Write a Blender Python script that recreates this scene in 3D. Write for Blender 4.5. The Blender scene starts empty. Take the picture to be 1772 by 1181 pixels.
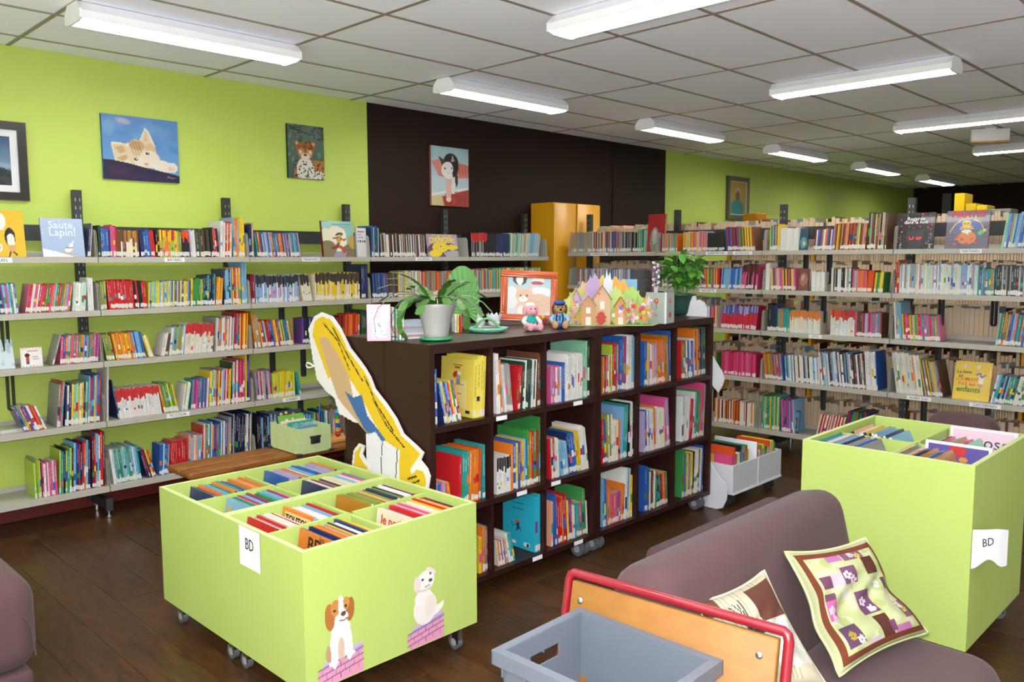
import bpy, bmesh, math, random
from mathutils import Vector, Matrix, Euler

# ------------------------------------------------------------------ camera, world, flash, exposure
SC = bpy.context.scene
COL = SC.collection
RND = random.Random(11)
CAMH = 1.585
FPX = 1427.66
YAW, PITCH, ROLL = (math.radians(a) for a in (44.5665, -5.6768, -0.1867))
FWD = Vector((math.cos(YAW) * math.cos(PITCH), math.sin(YAW) * math.cos(PITCH), math.sin(PITCH)))
_r = Vector((math.sin(YAW), -math.cos(YAW), 0))
_u = _r.cross(FWD)
RGT = _r * math.cos(ROLL) + _u * math.sin(ROLL)
UPV = -_r * math.sin(ROLL) + _u * math.cos(ROLL)
cam = bpy.data.cameras.new('camera')
cam.sensor_width = 36.0
cam.lens = FPX / 1772 * 36
cam.clip_start = 0.05
camo = bpy.data.objects.new('camera', cam)
COL.objects.link(camo)
camo.matrix_world = Matrix((
    (RGT.x, UPV.x, -FWD.x, 0), (RGT.y, UPV.y, -FWD.y, 0), (RGT.z, UPV.z, -FWD.z, CAMH), (0, 0, 0, 1)))
SC.camera = camo

wld = bpy.data.worlds.new('world')
SC.world = wld
wld.use_nodes = True
wld.node_tree.nodes['Background'].inputs[0].default_value = (0.75, 0.8, 0.9, 1)
wld.node_tree.nodes['Background'].inputs[1].default_value = 0.3

fl_ = bpy.data.lights.new('camera_flash', 'POINT')
fl_.energy = 600
fl_.color = (1.0, 0.99, 0.98)
fl_.shadow_soft_size = 0.045
flo = bpy.data.objects.new('camera_flash', fl_)
COL.objects.link(flo)
flo.location = (-0.02, 0.0, CAMH + 0.06)

VS = SC.view_settings
VS.view_transform = 'Standard'
VS.look = 'None'
VS.gamma = 1
VS.use_curve_mapping = False
VS.exposure = 0.0
TUBE_STRENGTH = 34.0

# ------------------------------------------------------------------ helpers
def lin(h):
    h = h.lstrip('#')
    c = [int(h[i:i + 2], 16) / 255 for i in (0, 2, 4)]
    return tuple((x / 12.92 if x <= 0.04045 else ((x + 0.055) / 1.055) ** 2.4) for x in c)

def ray(px, py):
    return RGT * ((px - 886) / FPX) + UPV * ((590.5 - py) / FPX) + FWD

def on_z(px, py, z):
    d = ray(px, py); t = (z - CAMH) / d.z
    return Vector((d.x * t, d.y * t, z))

def on_y(px, py, y):
    d = ray(px, py); t = y / d.y
    return Vector((d.x * t, y, CAMH + d.z * t))

def on_x(px, py, x):
    d = ray(px, py); t = x / d.x
    return Vector((x, d.y * t, CAMH + d.z * t))

def depth(p):
    return (Vector(p) - Vector((0, 0, CAMH))).dot(FWD)

def T(x, y=None, z=None):
    return Matrix.Translation(Vector(x) if y is None else Vector((x, y, z)))

def RX(a): return Matrix.Rotation(math.radians(a), 4, 'X')
def RY(a): return Matrix.Rotation(math.radians(a), 4, 'Y')
def RZ(a): return Matrix.Rotation(math.radians(a), 4, 'Z')

class MB:
    """collects shapes and links them as one mesh object"""
    def __init__(s):
        s.v = []; s.f = []; s.c = []; s.m = []; s.sm = []
        s.M = None
    def add(s, vs, fs, col=None, mat=0, M=None, smooth=False):
        b = len(s.v)
        if s.M is not None:
            M = s.M @ M if M is not None else s.M
        if M is not None:
            vs = [tuple(M @ Vector(p)) for p in vs]
        s.v += [tuple(p) for p in vs]
        for i, f in enumerate(fs):
            s.f.append(tuple(b + k for k in f))
            s.c.append(col[i] if isinstance(col, list) else col)
            s.m.append(mat); s.sm.append(smooth)
        return s
    def box(s, x0, x1, y0, y1, z0, z1, col=None, mat=0, M=None):
        vs = [(x, y, z) for z in (z0, z1) for y in (y0, y1) for x in (x0, x1)]
        fs = [(0, 2, 3, 1), (4, 5, 7, 6), (0, 1, 5, 4), (2, 6, 7, 3), (0, 4, 6, 2), (1, 3, 7, 5)]
        return s.add(vs, fs, col, mat, M)
    def rbox(s, x0, x1, y0, y1, z0, z1, r, seg=2, col=None, mat=0, M=None, smooth=True):
        bm = bmesh.new()
        bmesh.ops.create_cube(bm, size=1)
        for v in bm.verts:
            v.co = ((x0 + x1) / 2 + v.co.x * (x1 - x0), (y0 + y1) / 2 + v.co.y * (y1 - y0), (z0 + z1) / 2 + v.co.z * (z1 - z0))
        bmesh.ops.bevel(bm, geom=list(bm.edges), offset=r, segments=seg, profile=0.5, affect='EDGES')
        bm.verts.index_update()
        s.add([tuple(v.co) for v in bm.verts], [tuple(v.index for v in f.verts) for f in bm.faces], col, mat, M, smooth)
        bm.free()
        return s
    def cyl(s, p0, p1, r0, r1=None, n=12, col=None, mat=0, M=None, smooth=True, caps=True):
        p0 = Vector(p0); p1 = Vector(p1); r1 = r0 if r1 is None else r1
        a = (p1 - p0).normalized()
        u = a.orthogonal().normalized(); w = a.cross(u)
        vs = []
        for p, r in ((p0, r0), (p1, r1)):
            for i in range(n):
                t = 2 * math.pi * i / n
                vs.append(tuple(p + (u * math.cos(t) + w * math.sin(t)) * r))
        s.add(vs, [(i, (i + 1) % n, n + (i + 1) % n, n + i) for i in range(n)], col, mat, M, smooth)
        if caps:
            s.add(vs[:n], [tuple(range(n))[::-1]], col, mat, M)
            s.add(vs[n:], [tuple(range(n))], col, mat, M)
        return s
    def tube(s, pts, r, n=8, closed=False, col=None, mat=0, M=None):
        pts = [Vector(p) for p in pts]; k = len(pts)
        rs = r if isinstance(r, (list, tuple)) else [r] * k
        vs = []; u = None
        for i, p in enumerate(pts):
            if closed:
                a = (pts[(i + 1) % k] - pts[i - 1])
            else:
                a = pts[min(i + 1, k - 1)] - pts[max(i - 1, 0)]
            a = a.normalized() if a.length > 1e-9 else Vector((0, 0, 1))
            u = a.orthogonal() if u is None else (u - a * u.dot(a))
            if u.length < 1e-6: u = a.orthogonal()
            u = u.normalized(); w = a.cross(u)
            for j in range(n):
                t = 2 * math.pi * j / n
                vs.append(tuple(p + (u * math.cos(t) + w * math.sin(t)) * rs[i]))
        fs = []
        for i in range(k if closed else k - 1):
            b0 = i * n; b1 = ((i + 1) % k) * n
            fs += [(b0 + j, b0 + (j + 1) % n, b1 + (j + 1) % n, b1 + j) for j in range(n)]
        s.add(vs, fs, col, mat, M, True)
        if not closed:
            s.add(vs[:n], [tuple(range(n))[::-1]], col, mat, M)
            s.add(vs[-n:], [tuple(range(n))], col, mat, M)
        return s
    def lathe(s, prof, n=24, col=None, mat=0, M=None, smooth=True):
        vs = []
        for r, z in prof:
            for i in range(n):
                t = 2 * math.pi * i / n
                vs.append((r * math.cos(t), r * math.sin(t), z))
        fs = []
        for k in range(len(prof) - 1):
            fs += [(k * n + i, k * n + (i + 1) % n, (k + 1) * n + (i + 1) % n, (k + 1) * n + i) for i in range(n)]
        return s.add(vs, fs, col, mat, M, smooth)
    def ell(s, c, r, col=None, mat=0, M=None, n=14, m=9):
        if not isinstance(r, (tuple, list)): r = (r, r, r)
        vs = [(c[0], c[1], c[2] - r[2])]
        for k in range(1, m):
            ph = -math.pi / 2 + math.pi * k / m
            for i in range(n):
                t = 2 * math.pi * i / n
                vs.append((c[0] + r[0] * math.cos(ph) * math.cos(t), c[1] + r[1] * math.cos(ph) * math.sin(t), c[2] + r[2] * math.sin(ph)))
        vs.append((c[0], c[1], c[2] + r[2]))
        fs = [(0, 1 + (i + 1) % n, 1 + i) for i in range(n)]
        for k in range(m - 2):
            b = 1 + k * n
            fs += [(b + i, b + (i + 1) % n, b + n + (i + 1) % n, b + n + i) for i in range(n)]
        b = 1 + (m - 2) * n
        fs += [(b + i, b + (i + 1) % n, len(vs) - 1) for i in range(n)]
        return s.add(vs, fs, col, mat, M, True)
    def prism(s, poly, z0, z1, col=None, mat=0, M=None, side=None):
        n = len(poly)
        vs = [(x, y, z0) for x, y in poly] + [(x, y, z1) for x, y in poly]
        s.add(vs, [tuple(range(n))[::-1], tuple(range(n, 2 * n))], col, mat, M)
        s.add(vs, [(i, (i + 1) % n, n + (i + 1) % n, n + i) for i in range(n)], side if side is not None else col, mat, M)
        return s
    def quad(s, a, b, c, d, col=None, mat=0, M=None):
        return s.add([a, b, c, d], [(0, 1, 2, 3)], col, mat, M)
    def mesh(s, name, mats):
        me = bpy.data.meshes.new(name)
        me.from_pydata(s.v, [], s.f)
        for m in (mats if isinstance(mats, (list, tuple)) else [mats]):
            me.materials.append(m)
        me.polygons.foreach_set('material_index', s.m)
        me.polygons.foreach_set('use_smooth', s.sm)
        if any(c is not None for c in s.c):
            at = me.color_attributes.new('Col', 'FLOAT_COLOR', 'CORNER')
            buf = []
            for f, c in zip(s.f, s.c):
                c = c or (0.8, 0.8, 0.8)
                for _ in f: buf += [c[0], c[1], c[2], 1.0]
            at.data.foreach_set('color', buf)
        me.update()
        return me
    def build(s, name, mats, parent=None, origin=None):
        if origin is not None:
            o_ = Vector(origin)
            s.v = [(p[0] - o_.x, p[1] - o_.y, p[2] - o_.z) for p in s.v]
        o = bpy.data.objects.new(name, s.mesh(name, mats))
        COL.objects.link(o)
        if origin is not None: o.location = origin
        if parent is not None: attach(o, parent)
        return o

def attach(o, parent):
    o.parent = parent
    if parent.type == 'EMPTY':
        o.matrix_parent_inverse = T(parent.location).inverted()
    else:
        o.matrix_parent_inverse = T(parent.location).inverted()
    return o

def tag(o, label, cat, group=None):
    o['label'] = label; o['category'] = cat
    if group: o['group'] = group
    return o

def thing(name, label, cat, loc, group=None):
    o = bpy.data.objects.new(name, None)
    o.empty_display_size = 0.05
    COL.objects.link(o)
    o.location = loc
    return tag(o, label, cat, group)

def struct(o, label=None):
    o['kind'] = 'structure'
    if label: o['label'] = label
    return o

def copy_tree(o, parent=None):
    c = o.copy(); COL.objects.link(c)
    if parent is not None:
        c.parent = parent; c.matrix_parent_inverse = o.matrix_parent_inverse.copy()
    for ch in list(o.children): copy_tree(ch, c)
    return c

# ------------------------------------------------------------------ materials
# albedo factors: colours below are given as they look under the room light
ALB = dict(green_wall=.76, brown_wall=.5, floor_board=.56, shelf_metal=.5, lime_board=.53, mauve_suede=.42, grey_plastic=.62, beech_ply=.36, dark_wood=.33,
           red_enamel=.42, white_board=.62, white_paper=.7, pot_grey=.7, fixture_white=.95, yellow_lacquer=.75, bench_wood=.75, red_plinth=.7, hub_grey=.6,
           leaf=.8, leaf_bright=.8, fan_leaf=.75, pot_green=.8, green_saucer=.75, orange_wood=.55, teal_dish=.7, green_pattern=.75, sand=.75)
def tone(name, h):
    c = lin(h) if isinstance(h, str) else h
    k = ALB.get(name, 1.0)
    return tuple(x * k for x in c)

def mat(name, color, rough=0.6, noise=None, bump=None, metal=0.0, spec=0.5, sheen=0.0, rand=0.0, coat=0.0):
    """principled material; noise=(scale, second colour, factor), bump=(scale, strength)"""
    m = bpy.data.materials.new(name); m.use_nodes = True
    nt = m.node_tree; b = nt.nodes['Principled BSDF']
    c = tone(name, color)
    b.inputs['Base Color'].default_value = (*c, 1)
    b.inputs['Roughness'].default_value = rough
    b.inputs['Metallic'].default_value = metal
    b.inputs['Specular IOR Level'].default_value = spec
    b.inputs['Sheen Weight'].default_value = sheen
    b.inputs['Coat Weight'].default_value = coat
    tc = nt.nodes.new('ShaderNodeTexCoord')
    src = None
    if noise:
        n = nt.nodes.new('ShaderNodeTexNoise'); n.inputs['Scale'].default_value = noise[0]; n.inputs['Detail'].default_value = 4
        nt.links.new(tc.outputs['Object'], n.inputs['Vector'])
        mx = nt.nodes.new('ShaderNodeMix'); mx.data_type = 'RGBA'
        c2 = tone(name, noise[1])
        mx.inputs[6].default_value = (*c, 1); mx.inputs[7].default_value = (*c2, 1)
        mr = nt.nodes.new('ShaderNodeMath'); mr.operation = 'MULTIPLY'; mr.inputs[1].default_value = noise[2]; mr.use_clamp = True
        nt.links.new(n.outputs['Fac'], mr.inputs[0]); nt.links.new(mr.outputs[0], mx.inputs[0])
        nt.links.new(mx.outputs[2], b.inputs['Base Color']); src = mx.outputs[2]
    if rand:
        oi = nt.nodes.new('ShaderNodeObjectInfo')
        hs = nt.nodes.new('ShaderNodeHueSaturation')
        ma = nt.nodes.new('ShaderNodeMath'); ma.operation = 'MULTIPLY_ADD'; ma.inputs[1].default_value = 2 * rand; ma.inputs[2].default_value = 1 - rand
        nt.links.new(oi.outputs['Random'], ma.inputs[0]); nt.links.new(ma.outputs[0], hs.inputs['Value'])
        if src: nt.links.new(src, hs.inputs['Color'])
        else: hs.inputs['Color'].default_value = (*c, 1)
        nt.links.new(hs.outputs[0], b.inputs['Base Color'])
    if bump:
        n = nt.nodes.new('ShaderNodeTexNoise'); n.inputs['Scale'].default_value = bump[0]; n.inputs['Detail'].default_value = 3
        nt.links.new(tc.outputs['Object'], n.inputs['Vector'])
        bp = nt.nodes.new('ShaderNodeBump'); bp.inputs['Strength'].default_value = bump[1]; bp.inputs['Distance'].default_value = 0.01
        nt.links.new(n.outputs['Fac'], bp.inputs['Height']); nt.links.new(bp.outputs[0], b.inputs['Normal'])
    return m

TONE = 0.62     # printed colours are given as seen; this brings them to surface albedo
def vmat(name, rough=0.5, spec=0.5, coat=0.0, grain=0.06):
    m = bpy.data.materials.new(name); m.use_nodes = True
    nt = m.node_tree; b = nt.nodes['Principled BSDF']
    at = nt.nodes.new('ShaderNodeVertexColor'); at.layer_name = 'Col'
    n = nt.nodes.new('ShaderNodeTexNoise'); n.inputs['Scale'].default_value = 90
    hs = nt.nodes.new('ShaderNodeHueSaturation')
    ma = nt.nodes.new('ShaderNodeMath'); ma.operation = 'MULTIPLY_ADD'; ma.inputs[1].default_value = grain * 2 * TONE; ma.inputs[2].default_value = (1 - grain) * TONE
    tc = nt.nodes.new('ShaderNodeTexCoord'); nt.links.new(tc.outputs['Object'], n.inputs['Vector'])
    nt.links.new(n.outputs['Fac'], ma.inputs[0]); nt.links.new(ma.outputs[0], hs.inputs['Value'])
    nt.links.new(at.outputs['Color'], hs.inputs['Color'])
    nt.links.new(hs.outputs[0], b.inputs['Base Color'])
    b.inputs['Roughness'].default_value = rough
    b.inputs['Specular IOR Level'].default_value = spec
    b.inputs['Coat Weight'].default_value = coat
    return m

def wood(name, c1, c2, scale=(1, 1, 1), rough=0.4, rand=0.0, coat=0.0, contrast=1.0):
    m = bpy.data.materials.new(name); m.use_nodes = True
    nt = m.node_tree; b = nt.nodes['Principled BSDF']
    tc = nt.nodes.new('ShaderNodeTexCoord'); mp = nt.nodes.new('ShaderNodeMapping')
    mp.inputs['Scale'].default_value = scale
    n = nt.nodes.new('ShaderNodeTexNoise'); n.inputs['Scale'].default_value = 6; n.inputs['Detail'].default_value = 6; n.inputs['Distortion'].default_value = 0.6
    cr = nt.nodes.new('ShaderNodeValToRGB')
    cr.color_ramp.elements[0].color = (*tone(name, c1), 1); cr.color_ramp.elements[1].color = (*tone(name, c2), 1)
    cr.color_ramp.elements[0].position = 0.5 - 0.2 / contrast; cr.color_ramp.elements[1].position = 0.5 + 0.2 / contrast
    nt.links.new(tc.outputs['Object'], mp.inputs[0])
    src = cr.outputs[0]
    vec = mp.outputs[0]
    if rand:
        oi = nt.nodes.new('ShaderNodeObjectInfo')
        ad = nt.nodes.new('ShaderNodeVectorMath'); ad.operation = 'ADD'
        sc = nt.nodes.new('ShaderNodeMath'); sc.operation = 'MULTIPLY'; sc.inputs[1].default_value = 37.0
        nt.links.new(oi.outputs['Random'], sc.inputs[0]); nt.links.new(sc.outputs[0], ad.inputs[1])
        nt.links.new(vec, ad.inputs[0]); vec = ad.outputs[0]
        hs = nt.nodes.new('ShaderNodeHueSaturation')
        ma = nt.nodes.new('ShaderNodeMath'); ma.operation = 'MULTIPLY_ADD'; ma.inputs[1].default_value = 2 * rand; ma.inputs[2].default_value = 1 - rand
        nt.links.new(oi.outputs['Random'], ma.inputs[0]); nt.links.new(ma.outputs[0], hs.inputs['Value'])
        nt.links.new(src, hs.inputs['Color']); src = hs.outputs[0]
    nt.links.new(vec, n.inputs['Vector']); nt.links.new(n.outputs['Fac'], cr.inputs[0])
    nt.links.new(src, b.inputs['Base Color'])
    b.inputs['Roughness'].default_value = rough; b.inputs['Coat Weight'].default_value = coat; b.inputs['Specular IOR Level'].default_value = 0.3
    return m

def emit(name, color, strength):
    m = bpy.data.materials.new(name); m.use_nodes = True
    b = m.node_tree.nodes['Principled BSDF']
    b.inputs['Base Color'].default_value = (*color, 1)
    b.inputs['Emission Color'].default_value = (*color, 1)
    b.inputs['Emission Strength'].default_value = strength
    return m

M = {}
M['green_wall'] = mat('green_wall', '#bdd45f', 0.55, (14, '#b6cd5a', 0.6), (160, 0.12))
M['brown_wall'] = mat('brown_wall', '#33231a', 0.6, (14, '#2d1f17', 0.6), (160, 0.12), spec=0.15)
M['white_wall'] = mat('white_wall', '#d8d6cc', 0.7, (5, '#cfccc0', 0.5))
M['tile'] = mat('ceiling_tile', '#f2f5ff', 0.85, (220, '#eaeefb', 0.55), (300, 0.15), rand=0.015)
M['tbar'] = mat('ceiling_bar', '#8d8476', 0.5)
M['floor'] = wood('floor_board', '#3a2416', '#5f4024', (9, 1.2, 1), 0.32, rand=0.16)
M['plinth'] = mat('red_plinth', '#6e1c19', 0.45, (8, '#5d1715', 0.7))
M['fixture'] = mat('fixture_white', '#e6e8ec', 0.4)
M['tube'] = emit('fixture_glow', (1.0, 0.99, 0.93), TUBE_STRENGTH)
M['louvre'] = mat('louvre', '#e9ecd8', 0.3, metal=0.2)
M['black'] = mat('black_metal', '#26282a', 0.5)
M['shelf'] = mat('shelf_metal', '#cfcbbf', 0.38, (3, '#c6c1b4', 0.5))
M['book'] = vmat('book_cover', 0.32, 0.5, 0.15)
M['print'] = vmat('print', 0.55, 0.3, 0.0, 0.02)
M['gloss'] = vmat('gloss_print', 0.25, 0.5, 0.2, 0.02)
M['matte'] = vmat('matte_colour', 0.85, 0.2, 0.0, 0.05)
M['paper'] = mat('white_paper', '#e9eaf0', 0.7)
M['ink'] = mat('black_ink', '#1c1c20', 0.6)
M['wenge'] = wood('dark_wood', '#3a1c18', '#482520', (2, 2, 14), 0.4)
M['bin'] = mat('lime_board', '#cbe37c', 0.5, (7, '#c3dc74', 0.6), spec=0.3)
M['bin_in'] = M['bin']
M['yellow'] = mat('yellow_lacquer', '#d89b12', 0.4, (4, '#cf920e', 0.6))
M['mauve'] = mat('mauve_suede', '#6d5254', 0.95, (5, '#7a5c5f', 0.8), (14, 0.12), spec=0.1, sheen=0.06)
M['chrome'] = mat('chrome', '#b9bcc0', 0.25, metal=1.0)
M['rubber'] = mat('grey_rubber', '#4b4e53', 0.6)
M['hub'] = mat('hub_grey', '#aab0b8', 0.5)
M['grey_plastic'] = mat('grey_plastic', '#666d79', 0.45, (20, '#606773', 0.5))
M['red_tube'] = mat('red_enamel', '#a3152b', 0.28, coat=0.3)
M['beech'] = wood('beech_ply', '#b57a34', '#c2873e', (1, 3, 8), 0.6)
M['bench'] = wood('bench_wood', '#6b3d16', '#9a6227', (2.2, 14, 14), 0.4)
M['white_board'] = mat('white_board', '#dfe2ea', 0.4)
M['pot_grey'] = mat('pot_grey', '#a7aaa6', 0.45)
M['pot_green'] = mat('pot_green', '#1d3d33', 0.35)
M['saucer'] = mat('green_saucer', '#27b067', 0.35)
M['leaf'] = mat('leaf', '#4c7a30', 0.45, (18, '#355f25', 1.0), rand=0.2)
M['leaf2'] = mat('leaf_bright', '#5b9a38', 0.45, (18, '#3f7d2b', 1.0), rand=0.25)
M['fan'] = mat('fan_leaf', '#6fa562', 0.6, (25, '#5c9350', 0.8))
M['soil'] = mat('soil', '#3a2c20', 0.95, (60, '#5a4936', 0.8))
M['clear'] = mat('clear_plastic', '#dfe8e6', 0.08)
M['clear'].node_tree.nodes['Principled BSDF'].inputs['Transmission Weight'].default_value = 0.95
M['clear'].node_tree.nodes['Principled BSDF'].inputs['IOR'].default_value = 1.15

# ------------------------------------------------------------------ flat prints: a small painter on a grid of colours
class Art:
    def __init__(s, nx, ny, bg, mask=False):
        s.nx, s.ny = nx, ny
        c = lin(bg) if isinstance(bg, str) else bg
        s.px = [[c for _ in range(nx)] for _ in range(ny)]
        s.on = [[not mask for _ in range(nx)] for _ in range(ny)]
    def _put(s, test, col, a=1.0, box=(0, 0, 1, 1)):
        c = lin(col) if isinstance(col, str) else col
        i0 = max(0, int(box[0] * s.nx) - 1); i1 = min(s.nx, int(box[2] * s.nx) + 2)
        j0 = max(0, int(box[1] * s.ny) - 1); j1 = min(s.ny, int(box[3] * s.ny) + 2)
        for j in range(j0, j1):
            y = (j + 0.5) / s.ny
            row = s.px[j]; on = s.on[j]
            for i in range(i0, i1):
                k = test((i + 0.5) / s.nx, y)
                if k is True: k = 1.0
                if k:
                    k *= a; o = row[i]
                    row[i] = (o[0] + (c[0] - o[0]) * k, o[1] + (c[1] - o[1]) * k, o[2] + (c[2] - o[2]) * k)
                    on[i] = True
        return s
    def ell(s, cx, cy, rx, ry, col, rot=0, a=1.0, soft=0.0):
        ca, sa = math.cos(math.radians(rot)), math.sin(math.radians(rot))
        def t(x, y):
            dx, dy = x - cx, y - cy
            q = ((dx * ca + dy * sa) / rx) ** 2 + ((-dx * sa + dy * ca) / ry) ** 2
            if q >= 1: return 0
            return 1.0 if not soft else min(1.0, (1 - q) / soft)
        r = max(rx, ry)
        return s._put(t, col, a, (cx - r, cy - r, cx + r, cy + r))
    def poly(s, pts, col, a=1.0):
        xs = [p[0] for p in pts]; ys = [p[1] for p in pts]; n = len(pts)
        def t(x, y):
            c = False; j = n - 1
            for i in range(n):
                if (ys[i] > y) != (ys[j] > y) and x < (xs[j] - xs[i]) * (y - ys[i]) / (ys[j] - ys[i]) + xs[i]: c = not c
                j = i
            return c
        return s._put(t, col, a, (min(xs), min(ys), max(xs), max(ys)))
    def rect(s, x0, y0, x1, y1, col, a=1.0):
        return s._put(lambda x, y: x0 <= x <= x1 and y0 <= y <= y1, col, a, (x0, y0, x1, y1))
    def line(s, pts, w, col, a=1.0):
        for (x0, y0), (x1, y1) in zip(pts, pts[1:]):
            dx, dy = x1 - x0, y1 - y0; L2 = dx * dx + dy * dy or 1e-9
            def t(x, y):
                k = max(0, min(1, ((x - x0) * dx + (y - y0) * dy) / L2))
                return (x - x0 - k * dx) ** 2 + (y - y0 - k * dy) ** 2 < w * w
            s._put(t, col, a, (min(x0, x1) - w, min(y0, y1) - w, max(x0, x1) + w, max(y0, y1) + w))
        return s
    def vgrad(s, top, bot):
        a, b = lin(top), lin(bot)
        for j in range(s.ny):
            k = (j + 0.5) / s.ny
            for i in range(s.nx): s.px[j][i] = tuple(b[q] + (a[q] - b[q]) * k for q in range(3))
        return s
    def speckle(s, rnd, n, col, r=(0.005, 0.02), area=(0, 0, 1, 1), a=1.0):
        for _ in range(n):
            q = rnd.uniform(*r)
            s.ell(rnd.uniform(area[0], area[2]), rnd.uniform(area[1], area[3]), q, q * rnd.uniform(0.6, 1.4), col, rnd.uniform(0, 90), a)
        return s
    def mesh_into(s, mb, w, h, Mx, matidx=0):
        """lays the print in local XZ, centre bottom at the origin, facing -Y"""
        vid = {}
        vs = []; fs = []; cs = []
        def v(i, j):
            k = vid.get((i, j))
            if k is None:
                k = vid[(i, j)] = len(vs); vs.append(((i / s.nx - 0.5) * w, 0, j / s.ny * h))
            return k
        for j in range(s.ny):
            for i in range(s.nx):
                if s.on[j][i]:
                    fs.append((v(i, j), v(i + 1, j), v(i + 1, j + 1), v(i, j + 1))); cs.append(s.px[j][i])
        mb.add(vs, fs, cs, matidx, Mx)
        return mb

def text_mb(txt, size, Mx, col=None, mb=None, bold=0.0, align='CENTER', matidx=0, sx=1.0):
    """lettering as flat mesh in local XZ facing -Y"""
    cu = bpy.data.curves.new('lettering', 'FONT')
    cu.body = txt; cu.size = size; cu.align_x = align; cu.align_y = 'CENTER'; cu.offset = bold; cu.resolution_u = 2; cu.extrude = 0.0002
    ob = bpy.data.objects.new('lettering', cu)
    COL.objects.link(ob)
    dg = bpy.context.evaluated_depsgraph_get()
    me = bpy.data.meshes.new_from_object(ob.evaluated_get(dg))
    mb = mb or MB()
    R_ = Mx @ RX(90) @ Matrix.Scale(sx, 4, (1, 0, 0))
    mb.add([tuple(v.co) for v in me.vertices], [tuple(p.vertices) for p in me.polygons], col, matidx, R_)
    bpy.data.objects.remove(ob); bpy.data.curves.remove(cu); bpy.data.meshes.remove(me)
    return mb
# ------------------------------------------------------------------ the room
CZ = 2.846
WY = 5.62
X0, X1, Y0 = -3.2, 16.45, -5.2
fb = MB(); fb.box(X0, X1, Y0, WY, -0.06, -0.004)
floor = struct(fb.build('floor', M['floor'], origin=(0, 0, 0)), 'dark brown wood laminate floor')
pw, pl = 0.192, 1.25
pm = MB(); pm.box(-pw / 2 + 0.0009, pw / 2 - 0.0009, -pl / 2 + 0.0009, pl / 2 - 0.0009, -0.004, 0.0)
pmesh = pm.mesh('plank', M['floor'])
n_pl = 0
for i in range(2, 36):
    x = 0.1 + i * pw
    off = (i * 0.47) % 1.25
    for k in range(-1, 6):
        y = k * pl + off
        if y + pl / 2 > WY - 0.02 or y < 0.1 or x > 6.3: continue
        if math.atan2(y, x) < math.radians(8): continue
        o = bpy.data.objects.new('plank', pmesh); COL.objects.link(o)
        o.location = (x, y, 0); attach(o, floor); n_pl += 1
wl = MB(); wl.box(X0, 4.04, WY, WY + 0.12, -0.06, CZ + 0.1); wl.box(8.27, X1, WY, WY + 0.12, -0.06, CZ + 0.1)
wl.box(4.04, 8.27, WY, WY + 0.12, -0.06, CZ + 0.1, mat=1)
wall_l = struct(wl.build('wall_left', [M['green_wall'], M['brown_wall']]), 'lime green wall with a dark brown section')
pb = MB(); pb.box(7.27, 8.27, WY - 0.012, WY, 0, CZ)
struct(pb.build('trim_1', M['brown_wall']), 'dark brown boarding on the wall')
pb = MB(); pb.box(X0, X1, WY - 0.02, WY - 0.0005, 0, 0.2)
struct(pb.build('baseboard_left', M['plinth']), 'dark red skirting board under the wall shelves')
wf = MB(); wf.box(X1, X1 + 0.12, Y0, WY, -0.06, CZ + 0.1)
struct(wf.build('wall_far', M['brown_wall']), 'dark brown far wall')
wb = MB(); wb.box(X0, X1, Y0 - 0.12, Y0, -0.06, CZ + 0.1)
struct(wb.build('wall_right', M['white_wall']), 'pale wall')
wb = MB(); wb.box(X0 - 0.12, X0, Y0, WY, -0.06, CZ + 0.1)
struct(wb.build('wall_near', M['white_wall']), 'pale wall')
fw = MB(); fw.box(X0, -0.15, Y0, WY - 0.9, -0.0038, -0.0002); fw.box(-0.15, 13.0, Y0, -1.5, -0.0038, -0.0002)  # pale sheets added out of view, bounce light up to the ceiling
struct(fw.build('bounce_floor', mat('pale_bounce', '#dddad2', 0.7, (3, '#d2cec4', 0.8))), 'pale floor added in the unseen half to brighten the ceiling')
db = MB(); db.box(X1 - 0.05, X1 - 0.002, 4.95, 5.1, 0, 2.75); db.box(X1 - 0.04, X1 - 0.002, 4.78, 4.86, 0, 2.75, mat=1)
struct(db.build('trim_2', [mat('grey_post', '#5d5f5c', 0.5), M['plinth']]), 'grey post by the far wall')

# ceiling: base, bars, panels
cb = MB(); cb.box(X0, X1, Y0, WY, CZ + 0.03, CZ + 0.1)
ceil = struct(cb.build('ceiling', M['tile'], origin=(0, 0, CZ + 0.03)), 'white suspended ceiling of panels in a metal grid')
GX, GY = 1.4854, 5.3568
g = MB()
i0, i1 = int((X0 - GX) / 1.2) - 1, int((X1 - GX) / 1.2) + 1
for i in range(i0, i1 + 1):
    x = GX + 1.2 * i
    if X0 < x < X1: g.box(x - 0.012, x + 0.012, Y0, WY, CZ - 0.001, CZ + 0.006)
j1 = int((GY - Y0) / 0.6) + 1
for j in range(0, j1 + 1):
    y = GY - 0.6 * j
    if Y0 < y < WY: g.box(X0, X1, y - 0.012, y + 0.012, CZ - 0.0012, CZ + 0.006)
gr = g.build('ceiling_bars', M['tbar'], ceil)
pm = MB(); pm.box(-0.588, 0.588, -0.288, 0.288, 0.0025, 0.02)
cmesh = pm.mesh('panel', M['tile'])
em = MB(); em.box(-0.588, 0.588, -0.1256, 0.1256, 0.0025, 0.02)
emesh = em.mesh('panel', M['tile'])
near = []; rest = MB()
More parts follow.
